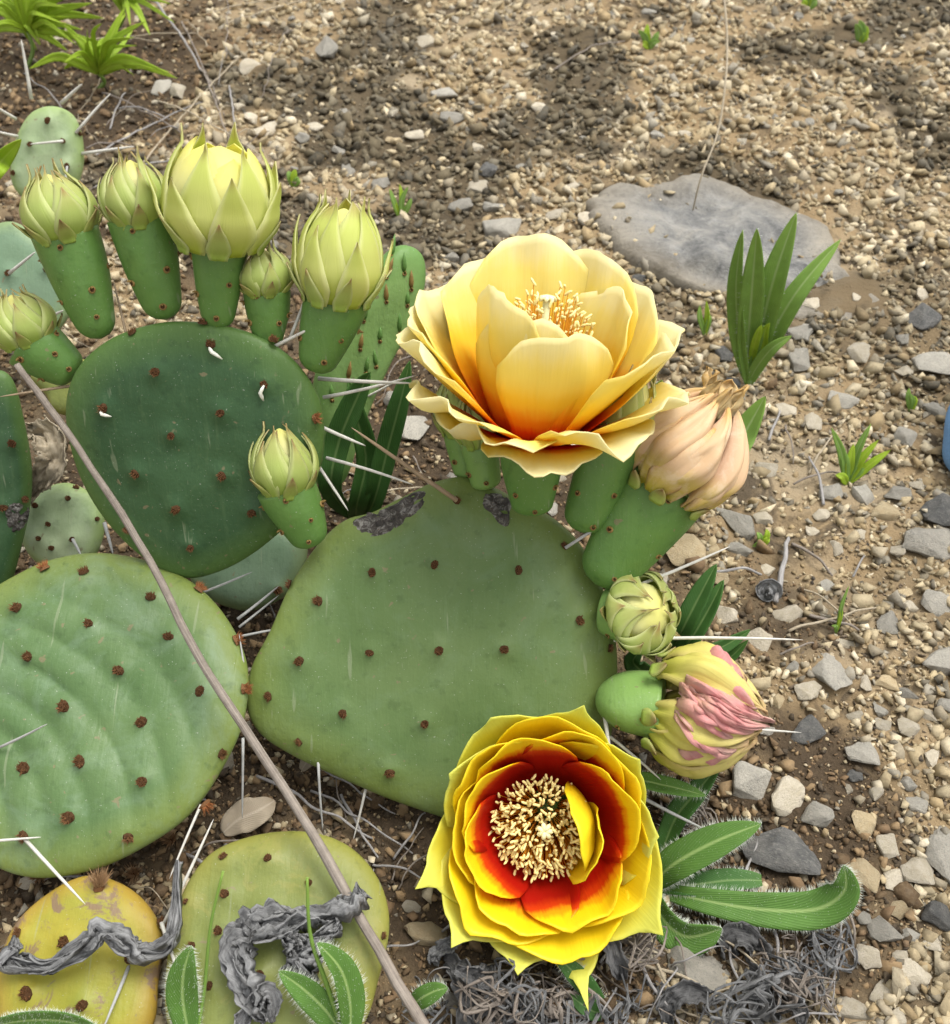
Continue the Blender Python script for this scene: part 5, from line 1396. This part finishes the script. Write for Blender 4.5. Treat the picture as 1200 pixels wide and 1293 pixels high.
for a, b in (((330, 930), (500, 1030)), ((330, 985), (470, 1060)), ((430, 1010), (480, 1090)), ((470, 1090), (560, 1130)), ((500, 1090), (540, 1030)), ((495, 1110), (535, 1045)), ((240, 1080), (300, 1130)), ((330, 1010), (280, 1060)),
             ((410, 950), (440, 1040)), ((395, 1000), (520, 1080)), ((560, 1232), (690, 1240)), ((690, 1240), (720, 1290)), ((580, 1240), (640, 1215)), ((600, 1293), (660, 1240)), ((790, 1200), (860, 1300)), ((815, 1180), (850, 1293)),
             ((740, 1200), (800, 1150)), ((760, 1220), (815, 1160)), ((930, 1120), (960, 1060)), ((1065, 1140), (1045, 1293)), ((1060, 1180), (1035, 1293)), ((1000, 1200), (1060, 1293)), ((920, 1200), (940, 1293)), ((760, 1195), (960, 1293)),
             ((975, 1180), (990, 1240)), ((900, 1180), (1010, 1290)), ((560, 1180), (640, 1150)), ((610, 1240), (580, 1300)), ((640, 1250), (690, 1300)), ((700, 1230), (790, 1300)), ((850, 1180), (880, 1290)),
             ((120, 1115), (60, 1112)), ((200, 1050), (260, 1010)), ((430, 640), (540, 620)), ((420, 600), (520, 640)), ((520, 580), (560, 640))):
    litter(a, b, random.uniform(.0003, .0007), random.choice(['dry_stalk', 'dry_ash', 'dry_ash', 'dry_straw']), random.uniform(.001, .006), wob=.002, label='thin dry stem in the dark litter beneath the cactus', group='dry stems beneath the cactus')
for k in range(60):
    a = (random.uniform(-20, 560), random.uniform(380, 1290)) if k % 3 else (random.uniform(0, 420), random.uniform(20, 330)); an = random.uniform(0, 2 * PI); ln = random.uniform(40, 130)
    litter(a, (a[0] + ln * math.cos(an), a[1] + ln * math.sin(an) * .7), random.uniform(.0002, .0006), random.choice(['dry_ash', 'dry_straw', 'dry_stalk']), random.uniform(.002, .008), wob=.003, label='thin dry straw', group='dry straws among the pads')
for k in range(46):
    a = (random.uniform(540, 1060), random.uniform(1175, 1300)); an = random.uniform(-1.2, 1.2) + random.choice((0, PI)); ln = random.uniform(30, 110)
    if a[0] < 840 and a[1] < 1215: continue
    litter(a, (a[0] + ln * math.cos(an), a[1] + ln * math.sin(an)), random.uniform(.00015, .0004), random.choice(['dry_ash', 'dry_ash', 'dry_straw', 'dry_stalk']), random.uniform(.002, .009), wob=.003, label='hair-thin dry strand in the thatch', group='thin strands in the thatch')
for a, b in (((985, 730), (994, 680)), ((995, 800), (1110, 770)), ((1020, 780), (1085, 800)), ((1000, 690), (1050, 730)), ((1020, 600), (1055, 545)), ((1000, 615), (1060, 600)), ((990, 540), (1000, 590)), ((1075, 730), (1090, 705)), ((970, 560), (985, 520)),
             ((890, 730), (960, 728)), ((1010, 745), (1075, 795)), ((1040, 640), (1020, 580)), ((985, 830), (1030, 815)), ((1065, 1150), (1075, 1190))):
    litter(a, b, random.uniform(.0005, .0009), random.choice(['dry_ash', 'dry_stalk', 'dry_straw']), .003, label='thin dry twig lying on the open gravel', group='dry twigs on the gravel')
litter((978, 762), (994, 682), .0014, 'dry_ash', .006, label='thick grey twig sticking up by the small curled seed head on the gravel', group=None)

# curled dead leaves: twisted grey ribbons
def ribbon(pts, w, label, seed, name='dead_leaf', mat='dry_grey', tw=2.0, curl=.9, group=None, nu=60, nv=11, ruf=.002, tw0=0, shred=1, jt=.55, ws=(.18, .5)):
    V = [p if isinstance(p, Vector) else P(*p) for p in pts]; v, uv, f = [], [], []; R_ = random.Random(seed)
    for k in range(shred):
        of = Vector((seed * 3.1 + k * .37, 0, 0)); b0 = len(v); jit = 0 if shred == 1 else w * jt
        cl = [Vector(q) for q in catmull([tuple(p + Vector((R_.uniform(-1, 1), R_.uniform(-1, 1), R_.uniform(-1, 1))) * jit) for p in V], nu)]
        wk = w if shred == 1 else w * R_.uniform(*ws)
        for i in range(nu):
            u = i / (nu - 1); t = (cl[min(i + 1, nu - 1)] - cl[max(i - 1, 0)]).normalized()
            vw = (CC - cl[i]).normalized(); s = t.cross(vw).normalized(); nn = s.cross(t)
            a = tw0 + tw * (mnoise.noise(Vector((u * 3, 0, 0)) + of)) + k * .5; s, nn = s * math.cos(a) + nn * math.sin(a), nn * math.cos(a) - s * math.sin(a)
            ww = wk / 2 * (math.sin(PI * min(1, u * .9 + .09)) ** .6) * (1 + .5 * mnoise.noise(Vector((u * 6, 3, 0)) + of)) + .0002
            for j in range(nv):
                q = j / (nv - 1) * 2 - 1
                ang = q * curl * (1 + .5 * mnoise.noise(Vector((u * 4, 8, 0)) + of))
                w2 = ww * (1 + (.25 * mnoise.noise(Vector((u * 38, q * 2, 0)) + of) if abs(q) > .7 else 0))
                x = w2 * math.sin(ang * 1.2) / max(.3, curl); z = w2 * (1 - math.cos(ang * 1.2)) / max(.3, curl)
                rr = ruf * mnoise.noise(Vector((u * 9, q * 3, 0)) + of) + ruf * .5 * mnoise.noise(Vector((u * 30, q * 6, 2)) + of) + wk * .06 * math.sin(q * 11 + u * 4)
                v.append(cl[i] + s * x + nn * (z + rr)); uv.append((u, q * .5 + .5, 0, 1))
        f += [tuple(b0 + x for x in q) for q in grid_faces(nu, nv)]
    o = mk(name, v, f, mat, None, V[0], True, {'pet': np.array(uv)}, solid=.00012 if shred > 4 else .0004)
    return tag(o, label, 'dead leaf', group)
ribbon([(25, 1190, .316), (8, 1212, .316), (30, 1222, .315), (70, 1222, .313), (108, 1192, .312), (130, 1175, .312), (150, 1188, .313), (175, 1205, .314), (210, 1195, .315), (222, 1160, .317), (226, 1085, .322)], .0072, 'twisted grey dead leaf draped across the yellow pad', 1, tw=3.0, curl=1.3, ruf=.0035, shred=3, jt=.22, ws=(.35, .8), nu=90)
ribbon([(330, 1290, .303), (318, 1240, .306), (303, 1200, .309), (312, 1178, .311), (345, 1172, .312), (385, 1165, .313), (420, 1150, .314), (455, 1130, .315)], .0125, 'crumpled grey dead leaf arched over the lime green pad', 2, tw=2.2, curl=1.3, ruf=.006, shred=3, jt=.18, ws=(.4, .85), nu=80)
ribbon([(362, 1180, .310), (368, 1205, .309), (385, 1228, .308), (402, 1205, .309), (425, 1168, .312)], .011, 'small crumpled grey dead leaf hanging within the arched dead leaf', 3, tw=2.4, curl=1.3, ruf=.006, shred=3, jt=.2, ws=(.35, .8))
ribbon([(300, 1300, .303), (318, 1270, .304), (340, 1255, .304), (345, 1290, .303)], .007, 'tight grey dead leaf curl at the foot of the lime green pad', 4, curl=1.4)
ribbon([GP(545, 1215, .002), GP(562, 1195, .006), GP(590, 1180, .003)], .005, 'grey dead leaf strand under the red throated flower', 5)
def curl_path(cx, cy, r, turns, lift, seed):
    rr = random.Random(seed); g = GP(cx, cy); out = []; a0 = rr.uniform(0, 6.3)
    ax = Vector((rr.uniform(-1, 1), rr.uniform(-1, 1), rr.uniform(-.3, .3))).normalized(); x = ax.orthogonal().normalized(); y = ax.cross(x)
    n = 9
    for i in range(n):
        t = i / (n - 1); a = a0 + t * turns * 2 * PI; q = r * (1 - .55 * t)
        out.append(g + Vector((0, 0, lift + r * .8)) + (x * math.cos(a) + y * math.sin(a)) * q + ax * (t - .5) * r * 1.2)
    return out
for i, (cx, cy, r) in enumerate([(575, 1265, .006), (610, 1262, .007), (640, 1262, .006), (600, 1288, .006), (668, 1285, .006), (700, 1270, .006), (760, 1215, .007), (795, 1225, .006), (820, 1265, .007), (860, 1280, .006), (735, 1285, .006), (780, 1180, .006),
                                 (940, 1200, .006), (975, 1215, .007), (1000, 1230, .006), (960, 1255, .007), (925, 1270, .007), (1010, 1270, .006), (980, 1288, .006), (870, 1045, .006), (1030, 1190, .005), (590, 1225, .006), (540, 1285, .006)]):
    br = i % 3 == 0
    ribbon(curl_path(cx, cy, r * random.uniform(1.0, 1.7), random.uniform(.3, .8), -.003, i), random.uniform(.006, .010) if br else random.uniform(.004, .008), ('broad curled' if br else 'shredded') + ' grey dead leaf in the thatch near ' + nearby(GP(cx, cy)), 20 + i, mat='dry_black' if br else ('dry_grey', 'dry_stalk')[i % 2], group='curled dead leaves in the thatch', tw=1.4, curl=random.uniform(.9, 1.4), nu=36, nv=9 if br else 3, ruf=.0025 if br else .0008, shred=1 if br else 9, ws=(.04, .14), jt=1.1)
ribbon(curl_path(968, 752, .0042, 1.7, 0, 77), .0045, 'small coiled grey seed head lying on the open gravel', 77, tw=.4, curl=.8, nu=40)
for (cx, cy, w, lab, sd) in ((315, 1040, 60, 'flat brown dead leaf on the soil between the pads', 1), (345, 1180, 10, None, 2), (400, 962, 34, 'small brown dead leaf below the sage pad', 3)):
    if not lab: continue
    g = GP(cx, cy, .004); d = (g - CC).dot(CF); s = w * d / FPX
    o = leaf(None, [g + Vector((-s * .5, -.004, .001)), g + Vector((-s * .2, 0, .003)), g + Vector((s * .2, .003, .004)), g + Vector((s * .5, .008, .002))], s * .7, 'leaf_dead', fold=.15, name='dead_leaf', wav=.15, seed=sd, face=Vector((0, -.2, 1)))
    tag(o, lab, 'dead leaf')
# brown shrivelled pad remains left of the dark pad
g0 = P(55, 575, .405)
ribbon([P(38, 545, .41), P(60, 550, .405), P(68, 580, .402), P(52, 605, .405), P(40, 625, .41)], .012, 'shrivelled tan pad remnant between the dark pads', 91, mat='dry_straw', curl=1.2, ruf=.005, tw=.8, name='withered_pad')
# spiny tufts of shed bristles in the litter
for i, (a, b) in enumerate(((170, 1105), (52, 1108), (216, 1062))):
    p = GP(a, b); o = link('bristle_tuft', random.choice(AREO_TAN), None, p + Vector((0, 0, .001)), frame(Vector((.1, -.3, 1))), .003)
    tag(o, 'loose brown bristle tuft on the litter between the rippled and yellow pads', 'bristles', 'loose bristle tufts')

# ------------------------------------------------------------------ blue cloth at the edge
def cloth():
    c = GP(1230, 598); v, f, uv = [], [], []; n, R = 48, 60
    for i in range(R + 1):
        t = i / R
        for k in range(n):
            a = 2 * PI * k / n
            rx = (.021 + .012 * t) * (1 - (1 - min(1, (t + .01) / .16)) ** 2) ** .5; ry = rx * 1.2
            q = 1 + .05 * math.sin(a * 3 + t * 9) + .05 * mnoise.noise(Vector((math.cos(a) * 2, math.sin(a) * 2, t * 9))) + .025 * math.sin(t * 46 + 2 * math.sin(a))
            v.append(c + Vector((math.cos(a) * rx * q + .10 * t ** 1.3, math.sin(a) * ry * q + .05 * t, t * .15 - .002))); uv.append((t, k / n, 0, 1))
    for i in range(R):
        for k in range(n): f.append((i * n + k, i * n + (k + 1) % n, (i + 1) * n + (k + 1) % n, (i + 1) * n + k))
    f.append(tuple(R * n + k for k in range(n))); f.append(tuple(range(n))[::-1])
    o = mk('denim_cloth', v, f, 'denim', None, c, True, {'pet': np.array(uv)})
    tag(o, 'wrinkled light blue denim cloth reaching down to the gravel by the blue grey stone', 'cloth')
cloth()
print('objects', len(bpy.data.objects))
